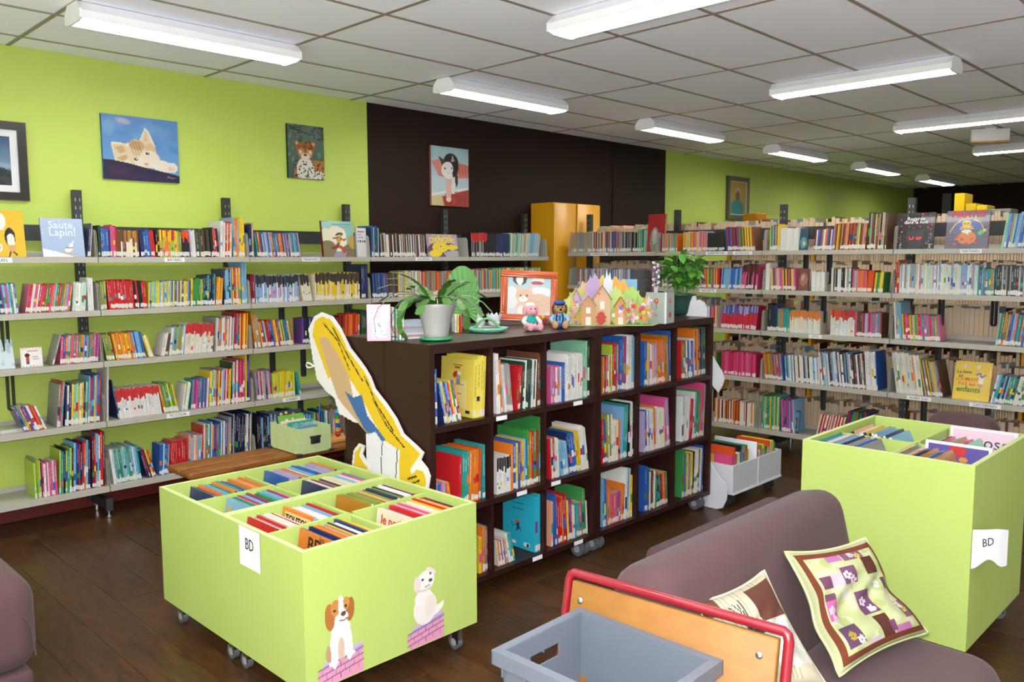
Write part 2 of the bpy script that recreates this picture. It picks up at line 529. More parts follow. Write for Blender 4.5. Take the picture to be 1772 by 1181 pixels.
for i in range(i0, i1):
    for j in range(-1, j1):
        cx = GX + 1.2 * (i + 0.5)
        if cx - 0.588 < X0 or cx + 0.588 > X1: continue
        cy, hh, mm = (GY - 0.6 * (j + 0.5), 0.288, cmesh) if j >= 0 else (GY + 0.13, 0.1, emesh)
        if cy - hh < Y0: continue
        p = Vector((cx, cy, CZ)) - Vector((0, 0, CAMH))
        zc = p.dot(FWD)
        vis = zc > 0.3 and -150 < 886 + FPX * p.dot(RGT) / zc < 1950 and 590 - FPX * p.dot(UPV) / zc > -160
        if vis and zc < 14:
            o = bpy.data.objects.new('panel', mm); COL.objects.link(o); o.location = (cx, cy, CZ); attach(o, ceil)
        else:
            yh = 0.288 if j >= 0 else 0.1256
            rest.box(cx - 0.588, cx + 0.588, cy - yh, cy + yh, CZ + 0.0025, CZ + 0.02)
r_ = rest.build('panel', M['tile'], ceil); r_['kind'] = 'stuff'

# ceiling lights
def make_fixture():
    root = thing('ceiling_light', 'x', 'light', (0, 0, CZ - 0.001))
    L = 0.61; w = 0.105; hgt = 0.085
    z1 = CZ - 0.0015
    b = MB()
    b.prism([(-w * 0.62, 0), (w * 0.62, 0), (w, -hgt * 0.55), (w, -hgt), (w - 0.008, -hgt), (w - 0.008, -hgt * 0.5), (w * 0.55, -0.012), (-w * 0.55, -0.012), (-w + 0.008, -hgt * 0.5), (-w + 0.008, -hgt), (-w, -hgt), (-w, -hgt * 0.55)],
            -L + 0.012, L - 0.012, M=T(0, 0, z1) @ Matrix(((0, 0, 1, 0), (1, 0, 0, 0), (0, 1, 0, 0), (0, 0, 0, 1))))
    b.build('housing', M['fixture'], root)
    for sx in (-1, 1):
        c = MB()
        c.prism([(-w * 0.62, 0), (w * 0.62, 0), (w + 0.002, -hgt * 0.5), (w + 0.002, -hgt - 0.002), (w * 0.6, -hgt - 0.012), (-w * 0.6, -hgt - 0.012), (-w - 0.002, -hgt - 0.002), (-w - 0.002, -hgt * 0.5)],
                min(sx * L, sx * (L - 0.014)), max(sx * L, sx * (L - 0.014)), M=T(0, 0, z1) @ Matrix(((0, 0, 1, 0), (1, 0, 0, 0), (0, 1, 0, 0), (0, 0, 0, 1))))
        c.build('end_cap', M['fixture'], root)
    for sy in (-0.045, 0.045):
        t = MB(); t.cyl((-L + 0.02, sy, z1 - 0.05), (L - 0.02, sy, z1 - 0.05), 0.014, n=8)
        t.build('tube', M['tube'], root)
    d = MB(); d.box(-L + 0.016, L - 0.016, -w + 0.011, w - 0.011, z1 - hgt + 0.004, z1 - hgt + 0.006)
    d.build('diffuser', M['glow'], root)
    lv = MB()
    for k in range(38):
        x = -L + 0.03 + k * (2 * L - 0.06) / 37
        lv.add([(x, -w + 0.009, z1 - hgt), (x, -w * 0.5, z1 - hgt - 0.008), (x, w * 0.5, z1 - hgt - 0.008), (x, w - 0.009, z1 - hgt)], [(0, 1, 2, 3)], M=None)
    lv.build('louvre', M['louvre'], root)
    return root
M['glow'] = emit('diffuser_glow', (1.0, 0.99, 0.93), TUBE_STRENGTH)
fx = make_fixture()
spots = []
for k, nm in enumerate(['above the lime green wall and kitten painting', 'above the dark brown wall and its cat painting', 'above the join of brown and far green wall', 'above the framed portrait', 'second beyond the framed portrait', 'nearest the far brown wall, along the green wall']):
    spots.append((GX + 1.2 * (2 * k + 0.5), GY - 0.6 * 1.45, 0, 'white strip light parallel to the wall, ' + nm, 'strip lights along the wall'))
for k, nm in enumerate(['over the dark bookcase', 'over the metal shelving with the pirate book', 'before the exit sign', 'just beyond the exit sign', 'farthest from the bookcase']):
    spots.append((GX + 1.2 * (2 * k + 1.58), GY - 3.0, 90, 'white louvred strip light set crosswise ' + nm, 'crosswise strip lights'))
for (x, y) in [(GX - 1.8, GY - 0.87), (GX + 1.2 * -0.42, GY - 3.0), (GX + 1.2 * -2.42, GY - 3.0)] + [(GX + 1.2 * (2 * k - 0.42), GY - 6.6) for k in range(-1, 5)]:  # extra fixtures added out of view to brighten room and ceiling
    spots.append((x, y, 90, 'white louvred strip light added in the unseen half for extra light', 'added strip lights behind the camera'))
for n, (x, y, rz, lab, grp) in enumerate(spots):
    o = fx if n == 0 else copy_tree(fx)
    o.location = (x, y, CZ - 0.001); o.rotation_euler = (0, 0, math.radians(rz)); tag(o, lab, 'light', grp)

# exit sign box hanging under the ceiling
ex = on_z(1713, 232, CZ - 0.06)
root = thing('exit_light', 'small white exit light box under the ceiling', 'exit light', (ex.x, ex.y, CZ))
mb = MB(); mb.rbox(-0.17, 0.17, -0.03, 0.03, -0.13, -0.012, 0.006, 1, M=T(ex.x, ex.y, CZ) @ RZ(-60)); mb.build('body', M['fixture'], root)
mb = MB(); mb.box(-0.17, 0.17, -0.032, 0.032, -0.145, -0.131, M=T(ex.x, ex.y, CZ) @ RZ(-60)); mb.build('lamp_strip', mat('exit_strip', '#b98a4a', 0.4), root)
mb = MB(); mb.box(-0.05, 0.05, -0.02, 0.02, -0.0125, -0.001, M=T(ex.x, ex.y, CZ) @ RZ(-60)); mb.build('mount', M['fixture'], root)
# ------------------------------------------------------------------ books
CN = dict(red='#c9252b', darkred='#7d1a20', pink='#d8528a', salmon='#f0a988', orange='#e07a28', orangered='#e0501f', ochre='#b97a22', yellow='#e9c62e',
          cream='#e8ddc0', white='#e6e5e2', grey='#9a9a98', black='#222124', brown='#6e4630', tan='#b99a74', olive='#8c9640', lime='#a9c83c', green='#3f8f48',
          darkgreen='#23452f', mint='#8fcfae', teal='#2f9c98', cyan='#2fb4cf', ltblue='#7fb3d8', blue='#2f62b4', navy='#232f5e', purple='#6a4a92', lilac='#b9a3cf', maroon='#5b2630', palemint='#c2dfd6', crimson='#cc2a55', paleyellow='#ead657')
CNAME = dict(darkred='dark red', orangered='orange-red', ltblue='pale blue', darkgreen='dark green', palemint='pale mint', navy='navy blue', ochre='ochre yellow', crimson='crimson pink', paleyellow='pale yellow')
PALS = {'mix': 'red,orange,yellow,green,teal,blue,ltblue,white,purple,pink,navy,cream', 'rain': 'purple,orange,ltblue,red,yellow,blue,crimson,green,navy'}
PAGES = lin('#ded3ba')
WHITE = lin('#e4e2dc')
PAGES2 = lin('#e8cba9')

def jit(c, a=0.12):
    k = 1 + RND.uniform(-a, a)
    return tuple(max(0, min(1, x * k * (1 + RND.uniform(-0.04, 0.04)))) for x in c)

def book_geom(mb, t, h, d, cover, top=None, accent=None, label=True, hard=False, Mx=None, back=False, fancy=True, cover2=None):
    """spine on y=0 facing -Y, thickness along X centred, standing on z=0; back=True turns pages to -Y"""
    ct = min(0.0022 if hard else 0.0012, t * 0.25)
    ins = 0.004 if hard else 0.001
    y0, y1 = (0.0015, d - ins)
    if back:
        mb.box(-t / 2 + ct, t / 2 - ct, ins, d - 0.0015, ins * 0.5, h - ins, PAGES2, M=Mx)
        mb.box(-t / 2, -t / 2 + ct, 0, d, 0, h, cover, M=Mx); mb.box(t / 2 - ct, t / 2, 0, d, 0, h, cover, M=Mx)
        return mb
    mb.box(-t / 2 + ct, t / 2 - ct, y0, y1, ins * 0.5, h - ins, PAGES, M=Mx)
    cc = cover2 or cover
    mb.box(-t / 2, -t / 2 + ct, 0.0004, d, 0, h, cc, M=Mx)
    mb.box(t / 2 - ct, t / 2, 0.0004, d, 0, h, cc, M=Mx)
    # spine in strips
    lz = min(RND.uniform(0.028, 0.042), h * 0.2)
    label = label and RND.random() < 0.85
    lb = RND.uniform(0.002, 0.012)
    zs = [0.0, lb if label else 0.004]
    cols = [cover]
    if label:
        zs.append(lz); cols.append(WHITE)
    body = top and RND.uniform(0.55, 0.75)
    z_top = h * (body if body else 1.0)
    if accent and fancy:
        za = zs[-1] + (z_top - zs[-1]) * RND.uniform(0.1, 0.3); zb = za + (z_top - za) * RND.uniform(0.1, 0.35)
        zs += [za, zb]; cols += [cover, accent]
    zs.append(z_top); cols.append(cover)
    if top:
        zs.append(h); cols.append(top)
    hw = t / 2
    vs = []; fs = []; fc = []
    for k, z in enumerate(zs):
        vs += [(-hw, 0, z), (hw, 0, z)]
        if k: fs.append((2 * k - 2, 2 * k - 1, 2 * k + 1, 2 * k)); fc.append(cols[k - 1])
    mb.add(vs, fs, fc, 0, Mx)
    mb.add([(-hw, 0, h), (hw, 0, h), (hw, 0.0016, h), (-hw, 0.0016, h)], [(0, 1, 2, 3)], top or cover, 0, Mx)
    if fancy and t > 0.006 and RND.random() < 0.75:   # title as small dashes
        tc = WHITE if sum(cover) < 1.1 else lin('#2b2b33')
        za, zb = zs[-2 if not top else -3] + 0.01, z_top - 0.008
        if zb - za > 0.03:
            z = zb - RND.uniform(0.004, 0.3 * (zb - za)); w = t * RND.uniform(0.1, 0.17); tc = tuple(0.6 * p + 0.4 * q for p, q in zip(tc, cover))
            while z > za + (zb - za) * 0.35:
                L = RND.uniform(0.01, 0.03)
                mb.add([(-w, -0.0003, z - L), (w, -0.0003, z - L), (w, -0.0003, z), (-w, -0.0003, z)], [(0, 1, 2, 3)], tc, 0, Mx)
                z -= L + 0.004
    return mb

LEAN = lambda a: 'upright' if abs(a) < 3 else ('leaning')
PENDING = []   # books on the metal shelving, sorted by size in view at the end
BOOKSTATE = {}

def emit_book(p, rz, lean, t, h, d, cname, topname, label, cat, group, hard, fancy=True, back=False, pend=True, tilt=0.0, name='book'):
    cover = jit(lin(CN[cname])); top = jit(lin(CN[topname])) if topname else None
    acc = jit(lin(CN[RND.choice(PALS['mix'].split(','))])) if RND.random() < 0.6 else None
    rot = Euler((tilt, math.radians(lean), rz), 'XYZ')
    piv = Vector(((t / 2) if lean >= 0 else (-t / 2), 0, 0))
    Rz = Matrix.Rotation(rz, 4, 'Z')
    Ry = Matrix.Rotation(math.radians(lean), 4, 'Y')
    loc = Vector(p) + Rz @ (piv - (Ry @ piv))
    if pend:
        dz = depth(loc)
        area = (t * FPX / dz) * (h * FPX / dz)
        q = loc - Vector((0, 0, CAMH)); sx = 886 + FPX * q.dot(RGT) / dz
        if sx < -10 or sx > 1782: area *= 0.01
        PENDING.append((area, loc, rot, t, h, d, cover, top, acc, label, cat, group, hard, back))
        return None
    mb = MB(); book_geom(mb, t, h, d, cover, top, acc, True, hard, None, back, fancy)
    o = mb.build(name, M['book']); o.location = loc; o.rotation_euler = rot
    tag(o, label, cat, group)
    return o

def flush_books(limit):
    PENDING.sort(key=lambda b: -b[0])
    rest = MB()
    for k, (ar, loc, rot, t, h, d, cover, top, acc, label, cat, group, hard, back) in enumerate(PENDING):
        if k < limit and not back:
            mb = MB(); book_geom(mb, t, h, d, cover, top, acc, True, hard)
            o = mb.build('book', M['book']); o.location = loc; o.rotation_euler = rot
            tag(o, label, cat, group)
        else:
            book_geom(rest, t, h, d, cover, top, acc, True, hard, T(loc) @ rot.to_matrix().to_4x4(), back, fancy=(ar > 120))
    o = rest.build('shelved_books', M['book'])
    o['kind'] = 'stuff'; tag(o, 'rows of assorted smaller books filling the metal shelves', 'books')

def size_word(t, h):
    return ('slim ' if t < 0.009 else 'thick ' if t > 0.016 else '') + ('tall ' if h > 0.25 else 'small ' if h < 0.17 else '')

def fill(to_world, rz, u0, u1, h, lean, pal, where, cat, group, t=(0.006, 0.014), d=0.15, hj=0.04, hard=False, pend=True, name='book'):
    """stands books from u0 to u1 along a shelf; to_world(u) gives the point on the shelf at the spine line"""
    top = None
    if '/' in pal: pal, top = pal.split('/')
    names = PALS.get(pal, pal).split(',')
    u = u0; prev = None; made = []
    sgn = 1
    ca = math.cos(math.radians(lean))
    # a leaning run keeps its overhang inside the range
    while True:
        tt = RND.uniform(*t); hh = h * (1 + RND.uniform(-hj, hj)); step = (tt + 0.0012) / ca
        if u + step > u1:
            tt = (u1 - u) * ca - 0.0014; step = (tt + 0.0012) / ca
            if tt < 0.005: return made
        cn = RND.choice(names)
        if len(names) > 2 and cn == prev: cn = RND.choice(names)
        was = prev; prev = cn
        tn = None
        if top: tn = RND.choice(top.split('+'))
        mid = u + step / 2
        lab = '%s%s%s book %s %s' % (size_word(tt, hh), CNAME.get(cn, cn), ('-and-%s' % CNAME.get(tn, tn)) if tn else '', LEAN(lean), where)
        if was and was != cn:
            longer = '%s%s%s book %s next to %s %s' % (size_word(tt, hh), CNAME.get(cn, cn), ('-and-%s' % CNAME.get(tn, tn)) if tn else '', LEAN(lean), CNAME.get(was, was), where)
            if len(longer.split()) <= 16: lab = longer
        # pivot edge sits on the shelf
        made.append(emit_book(to_world(mid), rz, lean, tt, hh, d * RND.uniform(0.94, 1.03), cn, tn, lab.strip(), cat, group, hard, pend=pend, name=name))
        u += step

def settle(segs, lo, hi):
    """gives leaning runs the room they need beside more upright neighbours; segs: [u0, u1, h, lean, ...]"""
    sn = lambda d: math.sin(math.radians(d))
    for k, s in enumerate(segs):
        if s[3] < 0:
            p = segs[k - 1] if k else None
            if p is None: s[0] = max(s[0], lo + s[2] * sn(-s[3]) * 1.02 - (0.0 if lo > -50 else 1))
            else:
                need = min(s[2], p[2]) * (sn(-s[3]) - sn(-p[3] if p[3] < 0 else 0)) + (p[2] * sn(p[3]) if p[3] > 0 else 0)
                s[0] = max(s[0], p[1] + max(0, need) + 0.001)
        s[1] = max(s[1], s[0] + 0.0075) if s[1] - s[0] < 0.0075 else s[1]
    for k in range(len(segs) - 1, -1, -1):
        s = segs[k]; nx = segs[k + 1] if k + 1 < len(segs) else None
        if s[3] > 0:
            if nx is None: s[1] = min(s[1], hi - s[2] * sn(s[3]) * 1.02)
            else: s[1] = min(s[1], nx[0] - max(0, min(s[2], nx[2]) * (sn(s[3]) - sn(nx[3] if nx[3] > 0 else 0))) - 0.001)
            if s[1] - s[0] < 0.008: s[3] = 0; s[1] = s[0] + 0.0085
        if nx is not None: s[1] = min(s[1], nx[0] - 0.0005)
    return segs

# ------------------------------------------------------------------ metal shelving along the green wall
WX = [0.80, 1.80, 2.78, 3.785, 4.81, 5.83]
WZ = [1.605, 1.285, 0.972, 0.603, 0.2]          # book-bearing surface of each shelf
YF, YB = 5.25, 5.545
ws = thing('wall_bookshelf', 'long beige metal bookshelf with black uprights against the green and brown wall', 'bookshelf', (3.3, 5.4, 0))
def upright(mb_parent, x, y, along='x', h=2.02):
    m = MB()
    if along == 'x': m.box(x - 0.026, x + 0.026, y - 0.02, y + 0.02, 0.05, h)
    else: m.box(x - 0.02, x + 0.02, y - 0.026, y + 0.026, 0.05, h)
    o = m.build('upright', M['black'], mb_parent)
    s = MB()
    for k in range(38):
        z = 0.1 + k * 0.05
        if along == 'x': s.box(x - 0.016, x - 0.010, y - 0.0206, y - 0.0200, z, z + 0.02); s.box(x + 0.010, x + 0.016, y - 0.0206, y - 0.02, z, z + 0.02)
        else: s.box(x - 0.0206, x - 0.02, y - 0.016, y - 0.010, z, z + 0.02); s.box(x - 0.0206, x - 0.02, y + 0.010, y + 0.016, z, z + 0.02)
    s.build('slots', M['chrome'], o)['kind'] = 'stuff'
for x in WX[1:]:
    upright(ws, x + 0.0, 5.57)
    f = MB(); f.box(x - 0.02, x + 0.02, 5.30, 5.548, 0.05, 0.105); f.box(x - 0.02, x + 0.02, 5.27, 5.31, 0.04, 0.12)
    fo = f.build('foot', M['black'], ws)
    f = MB(); f.cyl((x, 5.29, 0.012), (x, 5.29, 0.05), 0.008, n=8); f.cyl((x, 5.29, 0.0), (x, 5.29, 0.012), 0.022, n=12); f.cyl((x, 5.5, 0.0), (x, 5.5, 0.05), 0.018, n=10)
    f.build('glide', M['chrome'], fo)
r_ = MB(); r_.box(WX[0], WX[-1], 5.552, 5.568 - 0.02 + 0.02, 1.70, 1.80)
for a, b in zip(WX, WX[1:]):
    r_ = MB(); r_.box(a + 0.028, b - 0.028, 5.556, 5.584, 1.705, 1.80); r_.build('back_rail', M['black'], ws)
def make_shelf(root, kind, a, b, z, first=False):
    """one shelf board with lip and two end plates; kind x (wall) or y (free-standing)"""
    def bx(mb, u0, u1, v0, v1, z0, z1):
        if kind == 'x': mb.box(u0, u1, v0, v1, z0, z1)
        else: mb.box(v0, v1, u0, u1, z0, z1)
    f0, f1 = (YF, YB) if kind == 'x' else (RXF, RXF + 0.29)
    m = MB(); bx(m, a + 0.003, b - 0.003, f0, f1, z - 0.004, z); bx(m, a + 0.003, b - 0.003, f0 - 0.001, f0 + 0.004, z - 0.034, z - 0.003)
    bx(m, a + 0.003, b - 0.003, f1 - 0.004, f1, z - 0.03, z + 0.03)
    so = m.build('shelf', M['shelf'], root)
    for e, s in ((a + 0.0035, 1), (b - 0.0035, -1)):
        p = MB()
        poly = [(f0 + 0.012, z - 0.03), (f1, z - 0.03), (f1, z + 0.165), (f0 + 0.05, z + 0.165), (f0 + 0.034, z + 0.158), (f0 + 0.026, z + 0.142), (f0 + 0.012, z + 0.0)]
        if kind == 'x':
            p.prism(poly, 0, 0.002 * s, M=T(e + 0.003 * s * 0, 0, 0) @ Matrix(((0, 0, 1, 0), (1, 0, 0, 0), (0, 1, 0, 0), (0, 0, 0, 1))))
        else:
            p.prism(poly, 0, 0.002 * s, M=T(0, e, 0) @ Matrix(((1, 0, 0, 0), (0, 0, 1, 0), (0, 1, 0, 0), (0, 0, 0, 1))))
        p.build('end_plate', M['shelf'], so)
    return so
for bi, (a, b) in enumerate(zip(WX, WX[1:])):
    for z in WZ: make_shelf(ws, 'x', a, b, z)
def shelf_label(root, txt, p, rz, w):
    """paper strip with lettering on the lip of a shelf"""
    m = MB(); m.box(-w / 2, w / 2, -0.0012, 0, -0.014, 0.014, M=T(p) @ RZ(rz))
    lo = m.build('shelf_label', M['paper'], root)
    text_mb(txt, 0.026, T(p) @ RZ(rz) @ T(0, -0.0016, 0.0), sx=0.95).build('lettering', M['ink'], lo)
for txt, px, row, w in (('MILAN', 0, 0, .12), ('BAYARD', 302, 0, .13), ('MAGNARD', 538, 0, .145), ('GALLIMARD', 733, 0, .17), ('PICCOLIA', 308, 3, .15), ('SORBIER', 505, 3, .14)):
    py = (450, 530, 610, 716, 820)[row]
    x = on_y(px, py, YF).x
    shelf_label(ws, txt, (x, YF - 0.0013, WZ[row] - 0.018), 0, w)

BAYW = ['wall bay under framed picture', 'wall bay under kitten painting', 'wall bay under leopard painting', 'wall bay under hanging cat painting', 'wall bay beside yellow cupboard']
ORD = ['top', 'second', 'third', 'fourth', 'bottom']
W_ROWS = {0: '''151 163 58 6 grey,navy
171 176 56 0 darkgreen
176 192 48 0 blue,navy
192 203 54 0 pink,red
203 241 46 0 brown,cream/ochre+brown
241 262 46 -4 blue,navy
262 270 46 -4 red
270 277 49 0 black
277 303 46 0 lime,orange/red+yellow
303 315 44 0 yellow,olive
315 328 44 0 black/orangered
328 340 46 -3 white,lilac
340 366 48 -3 black,brown,darkgreen
366 381 50 -3 red,black
381 404 60 3 cream,red,white
404 415 66 0 orange,ltblue
415 424 66 0 yellow
432 441 58 0 navy,tan
444 522 42 -7 purple,orange,teal,lilac,brown,ltblue
642 656 52 0 navy,blue,mint
656 737 40 -3 black,brown,maroon,white,grey
815 843 41 0 black,grey/red
843 858 40 0 black
858 882 40 0 navy
882 912 40 4 tan,teal,mint,white
912 932 40 8 cream,ltblue''',
1: '''0 33 52 -4 mix
42 124 50 10 orange,red,ltblue,green,pink,white
124 150 50 5 white,palemint
152 162 58 0 red,white
173 185 50 0 olive,yellow
185 233 50 -3 red
233 255 47 -4 red,black
256 284 45 3 ltblue,lime,yellow
284 330 45 3 blue,yellow,ltblue
330 352 47 3 yellow,green
352 373 53 3 navy,black,teal
373 388 47 5 orange,yellow
388 403 60 0 navy,ltblue
403 419 64 0 yellow,red,pink
419 428 72 0 ltblue
434 442 50 0 darkred
443 518 47 0 white,lilac,ltblue/black
518 541 47 -10 cream/black
546 624 47 0 cream,yellow/black
626 637 58 0 navy
645 690 42 -3 black,brown,blue
690 730 44 0 white,grey,yellow
730 800 42 0 orange,red,teal,grey
816 860 42 0 pink,purple,teal,yellow,mint
860 935 42 0 yellow,cream,green,teal''',
2: '''88 101 56 16 darkgreen,grey
102 172 50 5 pink,orange,ltblue,green,purple
181 200 46 -9 lime,olive
200 234 46 -9 yellow,orange
234 252 46 -9 blue,ltblue
252 266 40 -16 yellow,white
278 292 40 12 brown,white
292 318 50 8 white,ltblue,olive
318 371 52 6 white,cream/red
371 405 58 4 orange,white,grey
405 430 64 3 red,yellow,purple,orange
440 452 62 -6 ochre,tan
452 510 46 -9 green,orange,blue,yellow,red
524 560 44 0 black,navy,purple
560 600 44 0 black,red,darkred
598 625 46 3 orange,red
625 636 50 0 darkgreen''',
3: '''40 80 46 -20 purple,teal,red,white,orange
96 110 78 6 grey,red
110 150 72 4 white,mint,navy,yellow,ltblue
150 174 82 4 blue,yellow,ltblue,red
174 188 96 3 darkgreen,navy,white
195 206 70 -8 navy,red
206 280 52 -7 white/red
280 311 52 -11 olive,orange,yellow,green
314 330 48 10 lime,white
330 362 52 5 pink,purple,white,teal
362 400 62 4 yellow,ltblue,red,white
400 425 74 3 darkgreen,red,white,pink
425 438 84 2 purple,yellow,navy
445 472 50 -3 grey,salmon,purple
472 512 44 0 yellow,lime
512 522 42 -8 teal,red''',
4: '''58 72 66 0 lime,olive
72 100 60 0 red,pink,white
100 125 76 3 ltblue,teal,lime,black
125 158 84 3 blue,orange,red,navy,ltblue
158 188 94 2 red,ltblue,cream,maroon
196 246 62 -5 white,teal,green,mint,ltblue
246 270 52 -14 navy,red,yellow
275 296 54 4 grey,palemint,blue
296 326 56 0 red
326 350 58 3 salmon,ltblue,cream
350 395 74 3 red,orange,teal,blue,white
395 445 82 3 navy,white,grey,black
447 520 70 0 black,navy,grey,ltblue
520 620 60 0 mix'''}
for row, spec in W_ROWS.items():
    bays = {}
    for ln in spec.split('\n'):
        a, b, hp, le, pal = ln.split()
        a, b, hp, le = float(a), float(b), float(hp), float(le)
        py = (440, 520, 600, 700, 810)[row]
        ua, ub = on_y(a, py, YF + 0.03).x, on_y(b, py, YF + 0.03).x
        bay = max(i for i in range(5) if i == 0 or WX[i] <= (ua + ub) / 2)
        ub = min(ub, WX[bay + 1] - 0.012); ua = max(ua, WX[bay] + 0.012)
        hm = hp * depth((ua, YF, WZ[row])) / FPX
        bays.setdefault(bay, []).append([ua, ub, hm, le, pal])
    for bay, segs in bays.items():
        for ua, ub, hm, le, pal in settle(segs, WX[bay] + 0.006, WX[bay + 1] - 0.006):
            fill(lambda u, row=row: (u, YF + 0.03, WZ[row] + 0.0006), 0, ua, ub, hm, le, pal, 'on %s shelf, %s' % (ORD[row], BAYW[bay]), 'book', 'books on the metal shelving', d=0.13 if hm < 0.22 else 0.19, hard=hm > 0.23)

# ------------------------------------------------------------------ free-standing metal shelving facing the dark bookcase
RXF = 6.06
RY_ = [5.215, 4.20, 3.185, 2.19, 1.19, 0.19]
RZ_ = [1.645, 1.335, 1.008, 0.622, 0.215]
rs = thing('free_standing_bookshelf', 'double-sided beige metal bookshelf with black uprights behind the dark bookcase', 'bookshelf', (6.4, 3.2, 0))
for y in RY_[:-1]:
    upright(rs, RXF + 0.335, y, 'y')
    f = MB(); f.box(RXF + 0.06, RXF + 0.6, y - 0.02, y + 0.02, 0.05, 0.11); fo = f.build('foot', M['black'], rs)
    f = MB(); f.cyl((RXF + 0.08, y, 0), (RXF + 0.08, y, 0.05), 0.02, n=10); f.cyl((RXF + 0.58, y, 0), (RXF + 0.58, y, 0.05), 0.02, n=10); f.build('glide', M['chrome'], fo)
for a, b in zip(RY_, RY_[1:]):
    m = MB(); m.box(RXF + 0.322, RXF + 0.348, b + 0.028, a - 0.028, 1.735, 1.835); m.build('back_rail', M['black'], rs)
    for z in RZ_:
        make_shelf(rs, 'y', b, a, z)
        m = MB(); m.box(RXF + 0.365, RXF + 0.65, b + 0.004, a - 0.004, z - 0.004, z); m.box(RXF + 0.645, RXF + 0.65, b + 0.004, a - 0.004, z - 0.034, z - 0.003); m.build('rear_shelf', M['shelf'], rs)
for txt, px, row, w in (('FLAMMARION', 1037, 0, .2), ('ALBIN MICHEL', 1240, 0, .2), ('ACTES SUD', 1285, 0, .17), ('NATHAN', 1680, 0, .13), ('HACHETTE', 1225, 1, .16), ('LITO', 1411, 2, .1), ('NORD SUD', 1590, 3, .16), ('CASTERMAN', 1705, 3, .19)):
    py = (436, 505, 580, 690, 745)[row]
    y = on_x(px, py, RXF).y
    shelf_label(rs, txt, (RXF - 0.0013, y, RZ_[row] - 0.018), -90, w)
BAYR = ['free-standing bay by yellow cupboard', 'free-standing bay behind leafy plant', 'free-standing bay below framed portrait', 'free-standing bay with pirate book', 'free-standing bay']
R_ROWS = {0: '''985 1025 34 0 grey,tan
1025 1072 34 0 orange,blue,brown,cream
1072 1104 33 0 black,grey
1104 1116 38 0 navy,green,mint
1146 1172 30 0 orange,ltblue,green
1182 1224 33 0 pink,orange,yellow,lilac
1224 1254 32 0 black
1254 1280 40 -5 navy,red,blue
1280 1308 40 -5 yellow,brown,red,olive
1332 1350 43 0 purple,green,yellow,ltblue
1350 1381 38 0 white
1408 1440 36 4 orange,blue,white,darkred
1440 1498 44 4 yellow,red,darkgreen,grey,orange
1500 1533 62 2 brown,grey,tan,black
1732 1790 60 7 ltblue,mint,blue,tan''',
1: '''1000 1110 28 0 ltblue,orange,blue,white
1146 1190 33 0 mix
1195 1245 34 0 blue,green,yellow,orange,red
1247 1282 36 4 ltblue,blue
1282 1310 42 4 black,pink/darkred+black
1316 1332 46 0 white,teal
1332 1378 37 -3 yellow,lilac,brown,pink
1404 1428 34 0 white
1438 1475 40 0 white,black,grey
1475 1500 38 0 orange,pink,ltblue
1500 1512 38 4 orangered
1512 1528 36 4 yellow,green
1542 1556 56 0 red,ochre
1556 1692 50 0 white,ltblue,lilac,grey,cream,palemint
1692 1722 46 0 purple,orange,teal
1722 1790 52 0 black,navy,grey''',
2: '''1146 1240 36 0 mix
1247 1308 40 6 red,crimson/blue+lilac
1328 1345 46 0 black,navy
1345 1366 40 0 teal,orange
1366 1420 38 0 white,cream/orange
1437 1480 44 0 white/orangered+red
1480 1527 42 0 pink,brown,lilac,teal
1532 1562 66 -4 white,grey,darkgreen,ltblue
1562 1630 44 -5 pink,red,teal,lime,orange
1724 1790 56 6 green,orange,blue,ltblue''',
3: '''1146 1240 36 0 mix
1248 1308 40 0 crimson,pink
1322 1358 45 -7 green,orange,blue
1360 1420 46 -5 white,ltblue,brown
1420 1500 58 -7 ltblue,brown,white,navy
1500 1522 68 -5 blue,white
1534 1600 70 -9 palemint,white,cream,salmon
1600 1636 62 -12 brown,yellow,grey
1716 1790 50 11 teal,navy,white,green,ltblue''',
4: '''1236 1305 40 0 white,orange,cream,darkred
1318 1350 58 0 teal,yellow,green
1350 1376 56 -3 pink,ltblue,purple
1412 1460 42 12 white,cream,red
1460 1500 54 8 navy,green,red
1500 1524 50 5 white,ltblue,tan
1530 1625 44 0 white,ltblue,mint,navy
1722 1790 40 0 mint,grey,white'''}
for row, spec in R_ROWS.items():
    bays = {}
    for ln in spec.split('\n'):
        a, b, hp, le, pal = ln.split()
        a, b, hp, le = float(a), float(b), float(hp), float(le)
        py = (425, 490, 560, 640, 725)[row]
        ya, yb = on_x(a, py, RXF + 0.03).y, on_x(b, py, RXF + 0.03).y
        bay = max(i for i in range(5) if i == 0 or RY_[i] >= (ya + yb) / 2)
        ya = min(ya, RY_[bay] - 0.012); yb = max(yb, RY_[bay + 1] + 0.012)
        hm = hp * depth((RXF, ya, RZ_[row])) / FPX
        bays.setdefault(bay, []).append([-ya, -yb, hm, le, pal])
    for bay, segs in bays.items():
        for ua, ub, hm, le, pal in settle(segs, -RY_[bay] + 0.006, -RY_[bay + 1] - 0.006):
            fill(lambda u, row=row: (RXF + 0.03, -u, RZ_[row] + 0.0006), math.radians(-90), ua, ub, hm, le, pal, 'on %s shelf, %s' % (ORD[row], BAYR[bay]), 'book', 'books on the metal shelving', d=0.13 if hm < 0.22 else 0.19, hard=hm > 0.23)
for row in range(5):      # the last bay, beyond the picture edge
    u = -RY_[4] + 0.03
    for k in range(4):
        w_ = RND.uniform(0.14, 0.24)
        fill(lambda u_, row=row: (RXF + 0.03, -u_, RZ_[row] + 0.0006), math.radians(-90), u, min(u + w_, -RY_[5] - 0.05), RND.uniform(0.17, 0.24), 0, 'mix', 'on %s shelf, %s' % (ORD[row], BAYR[4]), 'book', 'books on the metal shelving')
        u += w_ + 0.01
